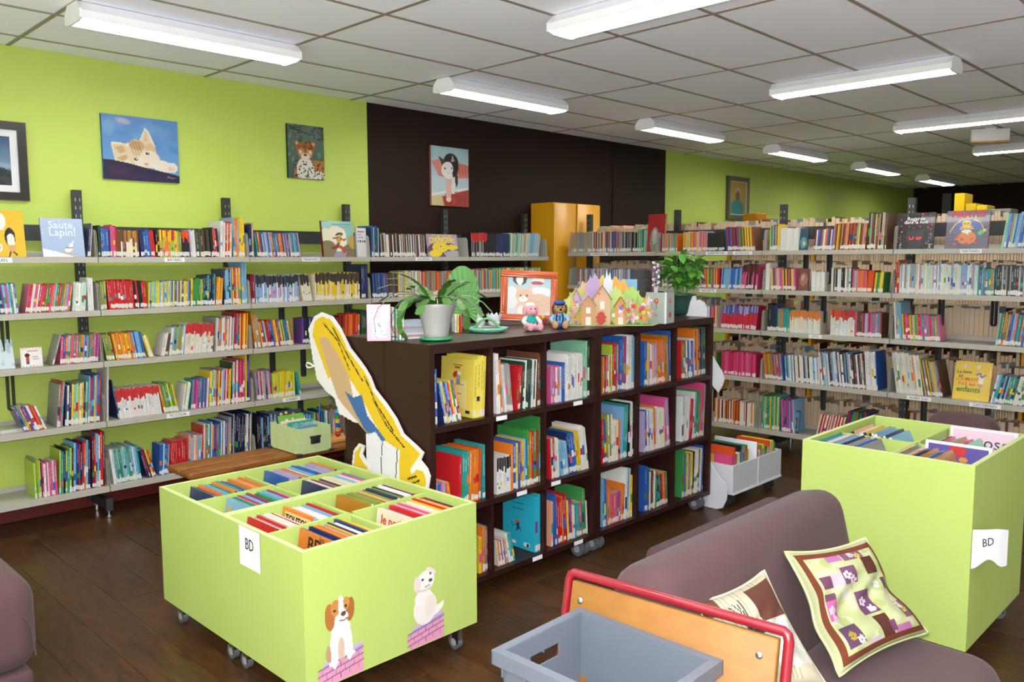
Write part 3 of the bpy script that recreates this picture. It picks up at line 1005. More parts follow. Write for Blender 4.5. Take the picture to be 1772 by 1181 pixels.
# books of the other side, fore-edges towards us
for row in range(5):
    for bay in range(5):
        u = -RY_[bay] + 0.02
        while u < -RY_[bay + 1] - 0.04:
            t_ = RND.uniform(0.012, 0.035); h_ = RND.uniform(0.19, 0.235) + (0.03 if row == 0 else 0)
            if RND.random() < 0.93:
                emit_book((RXF + 0.42, -(u + t_ / 2), RZ_[row] + 0.0006), math.radians(-90), 0, t_, h_, 0.17, RND.choice(['tan', 'cream', 'white', 'brown', 'grey', 'salmon', 'tan', 'ltblue']), None, 'x', 'book', 'g', False, back=True)
            u += t_ + 0.001
# ------------------------------------------------------------------ dark cube bookcases (two in front, two behind, on castors)
BX = [2.24, 2.613, 2.979, 3.384, 3.757, 4.125, 4.53]
BYF, BD = 2.70, 0.32
BZ = [(0.860, 0.832), (0.4726, 0.4446), (0.119, 0.091)]
BTOP = 1.2206
def castor(root, x, y, zt, r=0.04, twin=True):
    m = MB(); m.cyl((x, y, zt - 0.012), (x, y, zt - 0.0005), 0.03, n=10); m.box(x - 0.012, x + 0.012, y - 0.018, y + 0.018, r * 0.9, zt - 0.012)
    c = m.build('castor', M['chrome'], root)
    for s in ((-0.022, 0.022) if twin else (0.0,)):
        w = MB(); w.cyl((x + s - 0.011, y + 0.01, r), (x + s + 0.011, y + 0.01, r), r, n=20); w.build('wheel', M['rubber'], c)
        h = MB(); h.cyl((x + s - 0.0125, y + 0.01, r), (x + s + 0.0125, y + 0.01, r), r * 0.5, n=18); h.build('wheel_hub', M['hub'], c)
def bookcase(x0, xs, x1, y0, label, back=False):
    root = thing('cube_bookcase', label, 'bookcase', ((x0 + x1) / 2, y0 + BD / 2, 0), 'dark cube bookcases')
    m = MB(); m.box(x0, x1, y0, y0 + BD, BTOP - 0.04, BTOP); m.build('top_panel', M['wenge'], root)
    m = MB(); m.box(x0, x1, y0, y0 + BD, 0.091, 0.119); m.build('bottom_panel', M['wenge'], root)
    for a in (x0, x1 - 0.028):
        m = MB(); m.box(a, a + 0.028, y0, y0 + BD, 0.119, BTOP - 0.04); m.build('side_panel', M['wenge'], root)
    yb = y0 + BD - 0.006 if not back else y0
    m = MB(); m.box(x0 + 0.028, x1 - 0.028, yb, yb + 0.006, 0.119, BTOP - 0.04); m.build('back_panel', M['wenge'], root)
    ya, yc = (y0 + 0.004, y0 + BD - 0.0065) if not back else (y0 + 0.0065, y0 + BD - 0.004)
    for zt, zb in BZ[:2]:
        m = MB(); m.box(x0 + 0.0285, x1 - 0.0285, ya - 0.003, yc, zb, zt); m.build('shelf', M['wenge'], root)
    for x in xs:
        for za, zb in ((0.1195, BZ[1][1]), (BZ[1][0], BZ[0][1]), (BZ[0][0], BTOP - 0.0405)):
            m = MB(); m.box(x - 0.008, x + 0.008, ya, yc, za + 0.0003, zb - 0.0003); m.build('divider', M['wenge'], root)
    for x in (x0 + 0.06, x1 - 0.06):
        for y in (y0 + 0.05, y0 + BD - 0.06): castor(root, x, y, 0.091)
    return root
bookcase(BX[0], BX[1:3], BX[3] - 0.002, BYF, 'dark brown cube bookcase on castors beside the yellow-haired cutout')
bookcase(BX[3] + 0.002, BX[4:6], BX[6], BYF, 'dark brown cube bookcase on castors, beside the white book cart')
bookcase(BX[0], BX[1:3], BX[3] - 0.002, BYF + BD + 0.004, 'dark brown cube bookcase standing back to back behind the one by the cutout', True)
bookcase(BX[3] + 0.002, BX[4:6], BX[6], BYF + BD + 0.004, 'dark brown cube bookcase standing back to back behind the one by the cart', True)
CELLS = {(0, 0): '''751 757 100 0 purple,blue T
757 799 76 -12 rain t
818 841 106 3 paleyellow T''',
(0, 1): '''860 867 104 -3 white
867 871 94 -3 orange
871 888 84 -6 white,grey
893 902 76 5 red
902 930 84 3 white,darkgreen t
930 941 92 0 brown,orange''',
(0, 2): '''952 972 64 0 white,pink,ltblue t
972 978 68 0 blue
978 1009 80 0 white t
1009 1016 102 0 mint
1016 1022 118 0 darkgreen
1022 1028 104 0 cream''',
(0, 3): '''1043 1056 66 0 mix t
1056 1072 84 0 purple,red,lime
1072 1083 92 0 blue,red
1083 1092 104 0 white
1092 1100 96 0 ltblue
1100 1105 108 0 black''',
(0, 4): '''1114 1121 78 0 blue,yellow
1121 1136 70 -2 salmon,white,lilac
1136 1148 78 -3 orange,orangered
1148 1157 84 -3 ochre
1157 1163 94 -2 blue
1163 1167 88 0 yellow
1167 1171 98 0 white''',
(0, 5): '''1178 1189 66 -3 cream,red,green
1189 1201 66 -4 blue,white
1201 1212 82 -4 orange,brown
1212 1221 92 -3 green,navy
1223 1228 94 0 palemint''',
(1, 0): '''754 774 48 -4 pink,blue,lilac
774 784 46 -9 olive,orange
793 799 84 2 red
799 811 92 2 teal
811 828 92 2 orange
828 835 92 2 orangered
835 840 96 0 teal''',
(1, 1): '''860 884 64 0 white/black
884 912 84 0 yellow,ltblue,orange,blue
912 933 96 0 orange,blue,green,red
933 938 120 0 green''',
(1, 2): '''952 968 72 -3 cream,red,palemint
968 985 62 -8 ltblue,white
985 999 72 -9 navy,blue
999 1007 74 -9 yellow
1007 1019 78 -9 mint,white
1019 1025 86 -9 pink''',
(1, 3): '''1043 1050 80 -4 red,blue
1050 1061 84 -3 white,olive
1061 1073 70 0 cream,white,orange
1073 1086 92 2 teal,ltblue
1086 1098 96 0 white,black
1098 1105 84 0 ltblue,yellow''',
(1, 4): '''1114 1126 72 -3 lilac,blue,white
1126 1138 76 -4 orange,white
1138 1150 70 -4 white,cream
1150 1160 84 -5 pink,ltblue
1160 1168 96 -5 yellow,white''',
(1, 5): '''1178 1188 78 0 white,grey
1188 1196 72 3 red,white
1196 1208 82 3 ltblue,white,green
1208 1219 92 3 pink,mint
1219 1226 92 2 blue,grey''',
(2, 0): '''829 835 66 0 mix
835 847 80 0 orange,red,teal''',
(2, 1): '''863 880 46 -9 purple,cream,orange,grey t
880 892 54 -12 white,teal
926 940 100 0 cyan T
940 946 100 0 white''',
(2, 2): '''954 958 80 0 salmon
958 966 90 -3 blue,purple
966 982 84 -3 red,orange
982 992 74 -3 yellow,red,purple
992 1008 60 -3 teal,pink,white
1008 1014 82 -3 green
1014 1024 58 -4 white
1025 1028 98 0 orange''',
(2, 3): '''1043 1050 84 -2 blue,ltblue
1050 1057 70 -4 orange,teal
1057 1073 54 2 orange,blue,pink
1073 1080 64 4 orange
1080 1090 88 2 white,orange,ltblue
1090 1104 74 0 white,mint,yellow,ltblue''',
(2, 4): '''1114 1122 78 0 blue,green
1122 1132 68 0 brown,white
1132 1154 58 -4 red,orange,navy,green
1157 1165 92 0 cream
1165 1171 96 0 white,darkgreen''',
(2, 5): '''1178 1183 90 0 green
1183 1196 74 0 yellow,blue
1196 1212 76 2 cream,white,black
1212 1227 80 2 yellow,blue,purple'''}
def cover_print(o, fn):
    """flat print on the cover that faces -X"""
    xs = [v.co.x for v in o.data.vertices]; ys = [v.co.y for v in o.data.vertices]; zs = [v.co.z for v in o.data.vertices]
    w, h = max(ys) - min(ys), max(zs)
    m = MB(); fn().mesh_into(m, w * .98, h * .98, T(min(xs) - .0007, (max(ys) + min(ys)) / 2, h * .01) @ RZ(-90))
    c = m.build('cover_print', M['gloss']); c.parent = o
def yellow_print():
    a = Art(44, 56, '#e6d35c'); a.rect(.18, .12, .8, .62, '#ecdf8c'); a.ell(.52, .66, .07, .06, '#b5a08a'); a.ell(.44, .72, .08, .05, '#c0492c', 30); a.ell(.56, .74, .06, .03, '#e8e6e0'); a.rect(.48, .55, .6, .63, '#7f8fb0'); a.rect(.76, .05, .92, .11, '#e9e6dc')
    for k in range(6): a.rect(.78 + k * .022, .06, .788 + k * .022, .1, '#333333')
    for k in range(9): a.rect(.3, .22 + k * .04, .3 + .4 * (.7 + .3 * ((k * 7) % 3) / 2), .226 + k * .04, '#a8985a')
    a.rect(.36, .88, .66, .9, '#b0703a'); a.rect(.42, .83, .6, .85, '#b0703a'); return a
def cyan_print():
    a = Art(44, 56, '#2fb4cf'); a.ell(.46, .48, .09, .025, '#c8642c', 8); a.ell(.48, .43, .05, .035, '#3c4a66'); a.line([(.48, .4), (.42, .3)], .012, '#26324a'); a.line([(.5, .4), (.58, .31)], .012, '#26324a'); a.line([(.44, .42), (.3, .38), (.28, .44)], .006, '#26324a'); a.ell(.47, .37, .045, .05, '#2f3e5c')
    for k in range(6): a.rect(.28, .72 + k * .03 + (k > 2) * .02, .66, .725 + k * .03 + (k > 2) * .02, '#23809a')
    a.rect(.66, .05, .84, .12, '#e2e6e6'); a.rect(.22, .05, .4, .1, '#e2e6e6')
    for k in range(6): a.rect(.68 + k * .024, .06, .69 + k * .024, .11, '#333333')
    return a
PRINTS = {'paleyellow': yellow_print, 'cyan': cyan_print}
COLN = ['first', 'second', 'third', 'fourth', 'fifth', 'sixth']
RWN = ['top', 'middle', 'bottom']
for (r, c), spec in CELLS.items():
    lo, hi = BX[c] + (0.03 if c in (0, 3) else 0.0095), BX[c + 1] - (0.032 if c in (2, 5) else 0.0095)
    segs = []
    for ln in spec.split('\n'):
        q = ln.split(); a, b, hp, le = map(float, q[:4]); pal = q[4]; fl = q[5] if len(q) > 5 else ''
        py = (720, 850, 970)[r]
        ua, ub = max(lo, on_y(a, py, BYF + 0.03).x), min(hi, on_y(b, py, BYF + 0.03).x)
        hm = min(hp * depth((ua, BYF, BZ[r][0])) / FPX, 0.298 if r != 1 else 0.33)
        segs.append([ua, ub, hm, le, pal, fl])
    for ua, ub, hm, le, pal, fl in settle(segs, lo, hi):
        if hi - ua < 0.0075: continue
        tt = (0.0065, 0.010) if 't' in fl else (0.012, 0.02) if 'T' in fl else (0.0085, 0.018)
        out = fill(lambda u, r=r: (u, BYF + 0.03, BZ[r][0] + 0.0006), 0, ua, min(ub, hi), hm, le, pal, 'in %s row, %s bookcase cube from cutout' % (RWN[r], COLN[c]), 'picture book', 'picture books in the dark bookcase',
             t=tt, d=min(0.26, hm * 0.8), hj=0.03, hard=hm > 0.2, pend=False, name='picture_book')
        if 'T' in fl and pal in PRINTS and out: cover_print(out[0], PRINTS[pal])
for px, py, ln in ((748 + 120, 722, 0), (1000, 702, 0), (903, 851, 1), (962, 834, 1), (930, 976, 2), (1001, 950, 2)):
    p = on_y(px, py, BYF)
    m = MB(); m.box(p.x - 0.035, p.x + 0.035, BYF - 0.0012, BYF - 0.0002, BZ[ln][1] + 0.004, BZ[ln][0] - 0.003)
    o = m.build('shelf_tag', M['paper'], origin=(p.x, BYF - 0.001, BZ[ln][1] + 0.004)); tag(o, 'narrow white label strip on the %s shelf edge of the dark bookcase' % RWN[ln], 'label', 'label strips on the dark bookcase')

# ------------------------------------------------------------------ lime green comic bins
M['bin_edge'] = mat('bin_edge', '#9aac62', 0.6, (40, '#b4b98c', 1.0))
def bin_unit(x0, x1, y0, y1, z0, z1, xs, ys, label, casters=True, group=None, depth_in=0.30):
    root = thing('comic_bin', label, 'bin', ((x0 + x1) / 2, (y0 + y1) / 2, 0), group)
    t = 0.019
    for nm, (a, b, c, d) in (('front_panel', (x0, x1, y0, y0 + t)), ('rear_panel', (x0, x1, y1 - t, y1)), ('side_panel', (x0, x0 + t, y0 + t, y1 - t)), ('side_panel', (x1 - t, x1, y0 + t, y1 - t))):
        m = MB(); m.box(a, b, c, d, z0, z1); m.build(nm, M['bin'], root)
    zf = z1 - depth_in
    m = MB(); m.box(x0 + t, x1 - t, y0 + t, y1 - t, zf - 0.018, zf); m.build('tray', M['bin'], root)
    m = MB(); m.box(x0 + t, x1 - t, y0 + t, y1 - t, z0 + 0.001, z0 + 0.019); m.build('base_panel', M['bin'], root)
    for (a, b, c, d) in ((x0, x1, y0, y0 + t), (x0, x1, y1 - t, y1), (x0, x0 + t, y0 + t, y1 - t), (x1 - t, x1, y0 + t, y1 - t)):
        m = MB(); m.box(a, b, c, d, z1, z1 + 0.0012); m.build('edge_band', M['bin_edge'], root)
    for x in xs:
        m = MB(); m.box(x - 0.008, x + 0.008, y0 + t, y1 - t, zf, z1 - 0.022); m.build('divider', M['bin'], root)
    for y in ys:
        e = [x0 + t] + [v for x in xs for v in (x - 0.008, x + 0.008)] + [x1 - t]
        for a, b in zip(e[::2], e[1::2]):
            m = MB(); m.box(a, b, y - 0.008, y + 0.008, zf, z1 - 0.012); m.build('divider', M['bin'], root)
    for x in (x0 + 0.06, x1 - 0.06):
        for y in (y0 + 0.055, y1 - 0.055): castor(root, x, y, z0, 0.031, False)
    return root, zf
LX0, LX1, LY0, LYM, LY1 = 1.408, 2.200, 2.372, 2.948, 3.525
LZ0, LZ1 = 0.112, 0.612
lxm = 1.80
binA, zfA = bin_unit(LX0, LX1, LY0, LYM - 0.001, LZ0, LZ1, [lxm], [(LY0 + LYM) / 2], 'lime green comic bin on castors with puppy stickers', group='lime green comic bins')
binB, zfB = bin_unit(LX0, LX1, LYM + 0.001, LY1, LZ0, LZ1, [lxm], [(LY1 + LYM) / 2], 'lime green comic bin on castors between the puppy bin and the wooden bench', group='lime green comic bins')
QX0, QX1, QY0, QY1, QZ1 = 3.30, 4.06, 0.87, 1.53, 0.822
qxm, qym = 3.66, 1.19
binC, zfC = bin_unit(QX0, QX1, QY0, QY1, 0.112, QZ1, [qxm], [qym], 'tall lime green comic bin on castors beside the mauve sofa', group='lime green comic bins', depth_in=0.228)
# comics stand with covers towards -X, leaning back a little
def comic_row(x0, x1, y0, y1, zf, h, pal, where, lean=9, w=0.222, first=None, art=None, zoff=0):
    names = PALS.get(pal, pal).split(',')
    cy = (y0 + y1) / 2
    x = x0; k = 0; was = None
    step_k = 1 / math.cos(math.radians(lean))
    while True:
        t = RND.uniform(0.007, 0.0125); st = (t + 0.001) * step_k
        if x + st > x1: break
        cn = RND.choice(names); hh = h * RND.uniform(0.965, 1.015)
        if k == 0 and first: cn = first; hh = h * 1.02
        cover = jit(lin(CN[cn])); mb = MB(); Mx = RZ(-90)
        # local: X thickness, Y depth (width of the album), Z height; upper edge shows pages and cover lines
        mb.box(-t / 2 + 0.0012, t / 2 - 0.0012, -w / 2 + 0.002, w / 2 - 0.003, 0.002, hh - 0.003, PAGES)
        mb.box(-t / 2, -t / 2 + 0.0012, -w / 2, w / 2, 0, hh, cover); mb.box(t / 2 - 0.0012, t / 2, -w / 2, w / 2, 0, hh, cover)
        mb.box(-t / 2, t / 2, -w / 2 - 0.001, -w / 2 + 0.001, 0, hh, jit(lin(CN[RND.choice(names)])))
        o = mb.build('comic', M['book'])
        o.location = (x + st / 2, cy + RND.uniform(-0.012, 0.012), zf + 0.001 + (t / 2 * math.sin(math.radians(abs(lean)))))
        o.rotation_euler = (0, math.radians(lean), 0)
        lab = '%s%s comic album%s in %s' % (('front ' if k == 0 else 'slim ' if t < 0.009 else ''), CNAME.get(cn, cn), ' behind ' + CNAME.get(was, was) if was else '', where)
        if len(lab.split()) > 16: lab = '%s comic album in %s' % (CNAME.get(cn, cn), where)
        tag(o, lab, 'comic', 'comics in the lime green bins')
        was = cn
        if k == 0 and art: art(o, t, hh, w)
        x += st; k += 1
def cover_text(txt, size, col, zoff=0.04, bg=None, dy=0.0, sub=None):
    """lettering on the front cover of the first album (cover faces -X)"""
    def f(o, t, hh, w):
        Mx = T(-t / 2 - 0.0006, dy, hh - zoff) @ RZ(-90)
        mb = MB()
        if bg:
            mb.box(-w * 0.42, w * 0.42, 0, 0.0003, -0.034, 0.026, lin(bg), M=Mx)
        text_mb(txt, size, Mx @ T(0, -0.0004, 0), lin(col), mb, bold=0.0012)
        if sub: text_mb(sub[0], sub[1], Mx @ T(0.04, -0.0004, 0.035), lin(col), mb)
        c = mb.build('cover_lettering', M['print']); c.parent = o
    return f
YA = (LY0 + LYM) / 2; YB_ = (LYM + LY1) / 2
L_ = 0.20
comic_row(LX0 + 0.10, lxm - 0.078, LY0 + .019, YA - .008, zfA, .285, 'yellow,orange,red,blue,navy,white,teal,ltblue', 'puppy bin, compartment of the BD lettered album', first='orange', art=cover_text('BD', .075, '#2b2118', .045, sub=('les', .03)))
comic_row(lxm + 0.06, LX1 - 0.092, LY0 + .019, YA - .008, zfA, .285, 'cream,pink,lilac,ltblue,red,yellow,white,navy', 'puppy bin, compartment of the cream front album', first='cream', art=cover_text('le petit', .05, '#c0472c', .04, dy=0.01))
comic_row(LX0 + 0.035, LX0 + 0.165, YA + .008, LYM - .02, zfA, .285, 'white,red,darkgreen,white,mint', 'puppy bin, by the BD sign, front batch', lean=9, first='red')
comic_row(LX0 + 0.20, lxm - 0.072, YA + .008, LYM - .02, zfA, .285, 'white,orange,ltblue,lilac,red', 'puppy bin, by the BD sign, orange-fronted batch', lean=9, first='orange', art=cover_text('TOUTOU', .04, '#2b2118', .04, bg='#e8c98c'))
comic_row(lxm + 0.05, LX1 - 0.092, YA + .008, LYM - .02, zfA, .285, 'cream,white,darkgreen,teal,salmon,navy,olive', 'puppy bin, compartment next to the cutout', first='ochre')
comic_row(LX0 + 0.10, lxm - 0.072, LYM + .02, YB_ - .008, zfB, .285, 'ltblue,teal,blue,yellow,red,lilac,green,purple', 'rear bin, compartment of the pale blue front album', first='ltblue', art=cover_text('Boule', .055, '#e8c020', .05, dy=0.03))
comic_row(lxm + 0.07, LX1 - 0.092, LYM + .02, YB_ - .008, zfB, .285, 'white,cream,ltblue,white,teal,brown,pink', 'rear bin, compartment next to the cutout', first='navy')
comic_row(LX0 + 0.07, lxm - 0.072, YB_ + .008, LY1 - .02, zfB, .285, 'purple,navy,teal,ltblue,cyan,orange,salmon', 'rear bin, compartment along the bench', first='navy')
comic_row(lxm + 0.04, LX1 - 0.092, YB_ + .008, LY1 - .02, zfB, .285, 'blue,red,white,orange,grey,ltblue,lilac,navy', 'rear bin, compartment below the storage box', first='blue')
# tall bin: covers face -Y, rows run along Y
def comic_row_y(y0, y1, x0, x1, zf, h, pal, where, lean=20, w=0.21, cx=None):
    names = PALS.get(pal, pal).split(','); y = y0; k = 0; cx = cx or (x0 + x1) / 2
    while True:
        t = RND.uniform(0.007, 0.014); st = (t + 0.001) / math.cos(math.radians(lean))
        if y + st > y1: break
        cn = RND.choice(names); hh = h * RND.uniform(0.94, 1.03); cover = jit(lin(CN[cn])); mb = MB()
        mb.box(-w / 2 + 0.003, w / 2 - 0.003, -t / 2 + 0.0012, t / 2 - 0.0012, 0.002, hh - 0.003, PAGES)
        mb.box(-w / 2, w / 2, -t / 2, -t / 2 + 0.0012, 0, hh, cover); mb.box(-w / 2, w / 2, t / 2 - 0.0012, t / 2, 0, hh, cover)
        mb.box(-w / 2 - 0.001, -w / 2 + 0.001, -t / 2, t / 2, 0, hh, jit(lin(CN[RND.choice(names)])))
        o = mb.build('comic', M['book'])
        o.location = (cx, y + st / 2, zf + 0.001 + t / 2 * math.sin(math.radians(lean))); o.rotation_euler = (math.radians(-lean), 0, 0)
        tag(o, '%s%s comic album in %s' % ('slim ' if t < 0.009 else '', CNAME.get(cn, cn), where), 'comic', 'comics in the lime green bins')
        y += st; k += 1
comic_row_y(qym + .02, QY1 - .13, QX0 + .02, qxm - .01, zfC, .236, 'navy,ltblue,teal,grey,white,blue', 'tall bin, sofa side compartment near the shelving', lean=24, w=.25, cx=QX0 + .15)
comic_row_y(QY0 + .05, qym - .115, QX0 + .02, qxm - .01, zfC, .236, 'navy,blue,salmon,mint,pink,cream,teal,ochre', 'tall bin, sofa side compartment near its BD sign', lean=24, w=.22, cx=QX0 + .135)
comic_row_y(qym + .03, QY1 - .12, qxm + .01, QX1 - .02, zfC, .225, 'black,white,yellow,navy,ltblue,salmon', 'tall bin, far compartment without the white album', lean=24, w=.22, cx=qxm + .15)
comic_row_y(QY0 + .05, qym - .105, qxm + .01, QX1 - .02, zfC, .225, 'cream,navy,red,pink,ochre,purple,teal,mint,maroon', 'tall bin, compartment of the white album', lean=24, w=.22, cx=qxm + .14)
for (xw, yc, w, col, txt, tcol, lab) in ((qxm - .012, QY0 + .155, .25, '#5b4c9a', '', '#d8322f', 'white edged violet comic album facing out at the divider of the tall bin'), (QX1 - .024, QY0 + .165, .27, '#e6c9dc', 'rose', '#33323a', 'pale pink and white album facing out in the tall bin')):
    hh = .232
    root = thing('comic', lab, 'comic', (xw, yc, zfC))
    Mx = T(xw - .028, yc, zfC + .003) @ RZ(-90) @ RX(-5)
    m = MB(); m.M = Mx; m.box(-w / 2, w / 2, -.005, .005, 0, hh, lin('#e7e4ea')); m.build('album', M['book'], root)
    a = Art(40, 40, col); a.ell(.5, .2, .6, .3, '#e9e6ee', soft=.8) if txt else a.ell(.5, .93, .14, .14, '#c2302c').ell(.6, .75, .08, .05, '#d88b2a').ell(.5, .4, .4, .3, '#7a78c0', soft=.8)
    m = MB(); m.M = Mx; a.mesh_into(m, w * .9, hh * .9, T(0, -.0056, hh * .05)); m.build('cover_print', M['print'], root)
    if txt: m = MB(); m.M = Mx; text_mb(txt, .075, T(.04, -.0064, .17), lin(tcol), m); m.build('cover_lettering', M['print'], root)

# BD signs and scuffs
def sign_plane(name, root_label, p, rz, w, h, curl, txt, size):
    root = thing(name, root_label, 'sign', p)
    m = MB(); n = 10
    vs = []; fs = []
    for j in range(n + 1):
        for i in range(n + 1):
            x = (i / n - .5) * w; z = (j / n) * h
            y = -0.001 - curl(i / n, j / n)
            vs.append((x, y, z))
    fs = [(j * (n + 1) + i, j * (n + 1) + i + 1, (j + 1) * (n + 1) + i + 1, (j + 1) * (n + 1) + i) for j in range(n) for i in range(n)]
    m.add(vs, fs, None, 0, T(p) @ RZ(rz), True)
    m.build('sheet', M['paper'], root)
    return root
pA = Vector((LX0, on_x(434, 985, LX0).y, on_x(434, 985, LX0).z))
rt = sign_plane('bd_sign', 'white paper sign reading BD taped to the puppy sticker bin', pA, -90, .155, .15, lambda u, v: 0.0006 + .004 * max(0, u - .8), '', 0)
text_mb('BD', .062, T(pA) @ RZ(-90) @ T(0, -.003, .088), sx=.8).build('lettering', M['ink'], rt)
cp = on_y(1679, 985, QY0)
root = thing('bd_sign', 'curling white paper sign reading BD on the tall bin', 'sign', (cp.x, QY0, cp.z))
Ms = T(cp.x, QY0 - .0015, cp.z) @ RZ(-34)
m = MB(); n = 12; w = .155; h = .15
vs = [(w * i / n, -.012 * math.sin(math.pi * i / n), h * (j / n) + (.035 * math.sin(math.pi * min(1, i / n * 1.2)) ** 2 * (1 - j / n)) + (-.03 * max(0, i / n - .6) * (j / n))) for j in range(n + 1) for i in range(n + 1)]
m.add(vs, [(j * (n + 1) + i, j * (n + 1) + i + 1, (j + 1) * (n + 1) + i + 1, (j + 1) * (n + 1) + i) for j in range(n) for i in range(n)], None, 0, Ms, True); m.build('sheet', M['paper'], root)
text_mb('BD', .044, Ms @ T(.055, -.0155, .102) @ RY(-6), sx=.9).build('lettering', M['ink'], root)

# puppy stickers
def puppy(kind):
    a = Art(84, 150, '#ffffff', mask=True)
    # brick wall, lower third
    a.poly([(.08, .0), (.10, .06), (.02, .10), (.05, .17), (.98, .26), (.98, .0)], '#e39ab8')
    a.poly([(.13, .17), (.17, .255), (.97, .34), (.97, .245)], '#b79ccb')
    a.poly([(.15, .215), (.17, .255), (.97, .34), (.95, .30)], '#cbb4da')
    for k in range(3):
        y = .045 + k * .07; a.line([(.04, y), (.98, y + .085)], .008, '#8d6a93')
        for i in range(5):
            x = .12 + i * .19 + (k % 2) * .09
            if x < .95: a.line([(x, y + .085 * x - .06), (x, y + .085 * x)], .006, '#8d6a93')
    if kind == 0:   # brown and white puppy sitting
        a.ell(.30, .33, .10, .10, '#c09a7c'); a.ell(.52, .42, .23, .19, '#f0ece4'); a.ell(.52, .55, .20, .10, '#f3efe8')
        a.ell(.38, .30, .07, .16, '#f4f0ea'); a.ell(.69, .32, .07, .14, '#f1ece6'); a.ell(.52, .33, .07, .13, '#cfae92', a=.8)
        a.ell(.36, .21, .10, .035, '#f4f0ea'); a.ell(.72, .25, .09, .03, '#f4f0ea')
        a.ell(.52, .74, .22, .14, '#f4efe8')
        a.ell(.30, .72, .10, .15, '#b5733a', 8); a.ell(.72, .74, .09, .13, '#a96a35', -12)
        a.ell(.42, .80, .10, .09, '#c98a4a', 10); a.ell(.64, .82, .07, .07, '#c98a4a')
        a.ell(.53, .80, .05, .13, '#f7f3ec'); a.ell(.55, .68, .13, .06, '#f6f1ea')
        a.ell(.40, .775, .028, .014, '#3c2a1c'); a.ell(.63, .79, .028, .014, '#3c2a1c'); a.ell(.58, .715, .055, .028, '#6b4238'); a.line([(.50, .65), (.58, .64), (.66, .655)], .008, '#7a5a48')
    else:           # white puppy seen from behind looking round
        a.ell(.50, .44, .30, .20, '#efe6e0'); a.ell(.46, .58, .22, .10, '#f3ece8'); a.ell(.78, .37, .20, .05, '#f5efe8', 12); a.ell(.92, .41, .07, .03, '#faf6f0', 30)
        a.ell(.62, .45, .14, .14, '#e6d9d2', a=.6)
        a.ell(.52, .78, .22, .12, '#f4eeea'); a.ell(.30, .76, .09, .10, '#e6d4d0', 10); a.ell(.66, .88, .13, .035, '#ecdcda', -20)
        a.ell(.44, .80, .032, .017, '#46506b'); a.ell(.64, .85, .028, .015, '#46506b'); a.ell(.64, .765, .05, .022, '#4d4a58'); a.line([(.5, .70), (.62, .715)], .008, '#a08f8c')
        a.line([(.30, .68), (.5, .66), (.68, .68)], .014, '#d9c9c4')
    return a
for kind, pxa, pya, pxb, pyt, lab in ((0, 590, 1178, 0, 1018, 'sticker of a brown and white puppy on pink bricks'), (1, 737, 1130, 0, 974, 'sticker of a white puppy on pink bricks looking round')):
    p = on_y(pxa, min(pya, 1165), LY0); ptop = on_y(pxa, pyt, LY0)
    zb = max(LZ0 + .004, on_y(pxa, pya, LY0).z)
    h = ptop.z - zb
    m = MB(); puppy(kind).mesh_into(m, h * .60, h, Matrix.Identity(4))
    o = m.build('puppy_sticker', M['print']); o.location = (p.x, LY0 - .0007, zb); tag(o, lab + ' on the lime bin', 'sticker')
# ------------------------------------------------------------------ pictures on the wall
rr = random.Random(5)
def kitten_art():
    a = Art(120, 100, '#5c8fd0').vgrad('#5f93d4', '#6fa6dc')
    for _ in range(26): a.ell(rr.random(), rr.uniform(.4, 1), rr.uniform(.08, .25), rr.uniform(.04, .1), rr.choice(['#7fb0e2', '#4f80cc', '#7aa2dc', '#6f8fd6']), rr.uniform(-30, 10), .35, .8)
    a.ell(.27, .92, .12, .06, '#c9c4d4', -10, .8, .9); a.ell(.08, .8, .1, .15, '#8fc0e4', 0, .5, .9)
    halo = '#efe6d8'; fur = '#e6cfae'; tan_ = '#c9a070'
    a.poly([(.46, .60), (.555, .85), (.60, .80), (.69, .55)], halo); a.poly([(.105, .56), (.13, .585), (.30, .57), (.42, .655), (.52, .60), (.5, .25), (.15, .28)], halo)
    a.poly([(.12, .555), (.28, .555), (.36, .45), (.30, .30), (.16, .29)], fur)
    a.poly([(.15, .5), (.25, .53), (.30, .45), (.22, .40)], tan_, .7); a.poly([(.17, .33), (.3, .40), (.34, .36), (.25, .29)], tan_, .8)
    a.poly([(.49, .60), (.555, .81), (.585, .78), (.65, .55)], fur); a.poly([(.53, .62), (.56, .78), (.58, .6)], '#d9b6a0', .8)
    a.ell(.50, .42, .20, .22, fur); a.ell(.44, .56, .12, .09, tan_, -20, .9, .5); a.ell(.62, .5, .08, .12, '#dcb88c', 0, .8, .5)
    for k in range(4): a.line([(.34 + k * .04, .60 - .0 * k), (.40 + k * .035, .40)], .006, '#9a6f46', .7)
    a.ell(.60, .35, .14, .14, '#efdfca'); a.ell(.76, .26, .18, .09, '#f0e6d8', -14); a.ell(.90, .24, .08, .085, '#f0e4da'); a.ell(.87, .22, .03, .05, '#e2b7a6', 0, .7, .6); a.ell(.92, .21, .03, .05, '#e2b7a6', 0, .6, .6)
    a.ell(.5, .29, .10, .07, '#f1e5d6')
    for ex, ey in ((.42, .335), (.575, .44)):
        a.ell(ex, ey, .042, .028, '#f4efe4', 18); a.ell(ex, ey, .028, .024, '#3d4a52'); a.ell(ex + .006, ey + .006, .008, .008, '#dfe8ea')
    a.ell(.555, .27, .028, .02, '#e0a594')
    a.poly([(0, 0), (0, .30), (.14, .295), (.27, .275), (.42, .24), (.59, .20), (.8, .16), (1, .115), (1, 0)], '#2c2045')
    a.ell(.22, .12, .2, .1, '#4b2450', 0, .7, .9); a.ell(.55, .06, .3, .06, '#3a2c5c', 0, .6, .9)
    a.line([(.83, .075), (.85, .095), (.865, .07), (.88, .085), (.9, .065), (.92, .08), (.945, .07)], .004, '#b9b6c4')
    return a
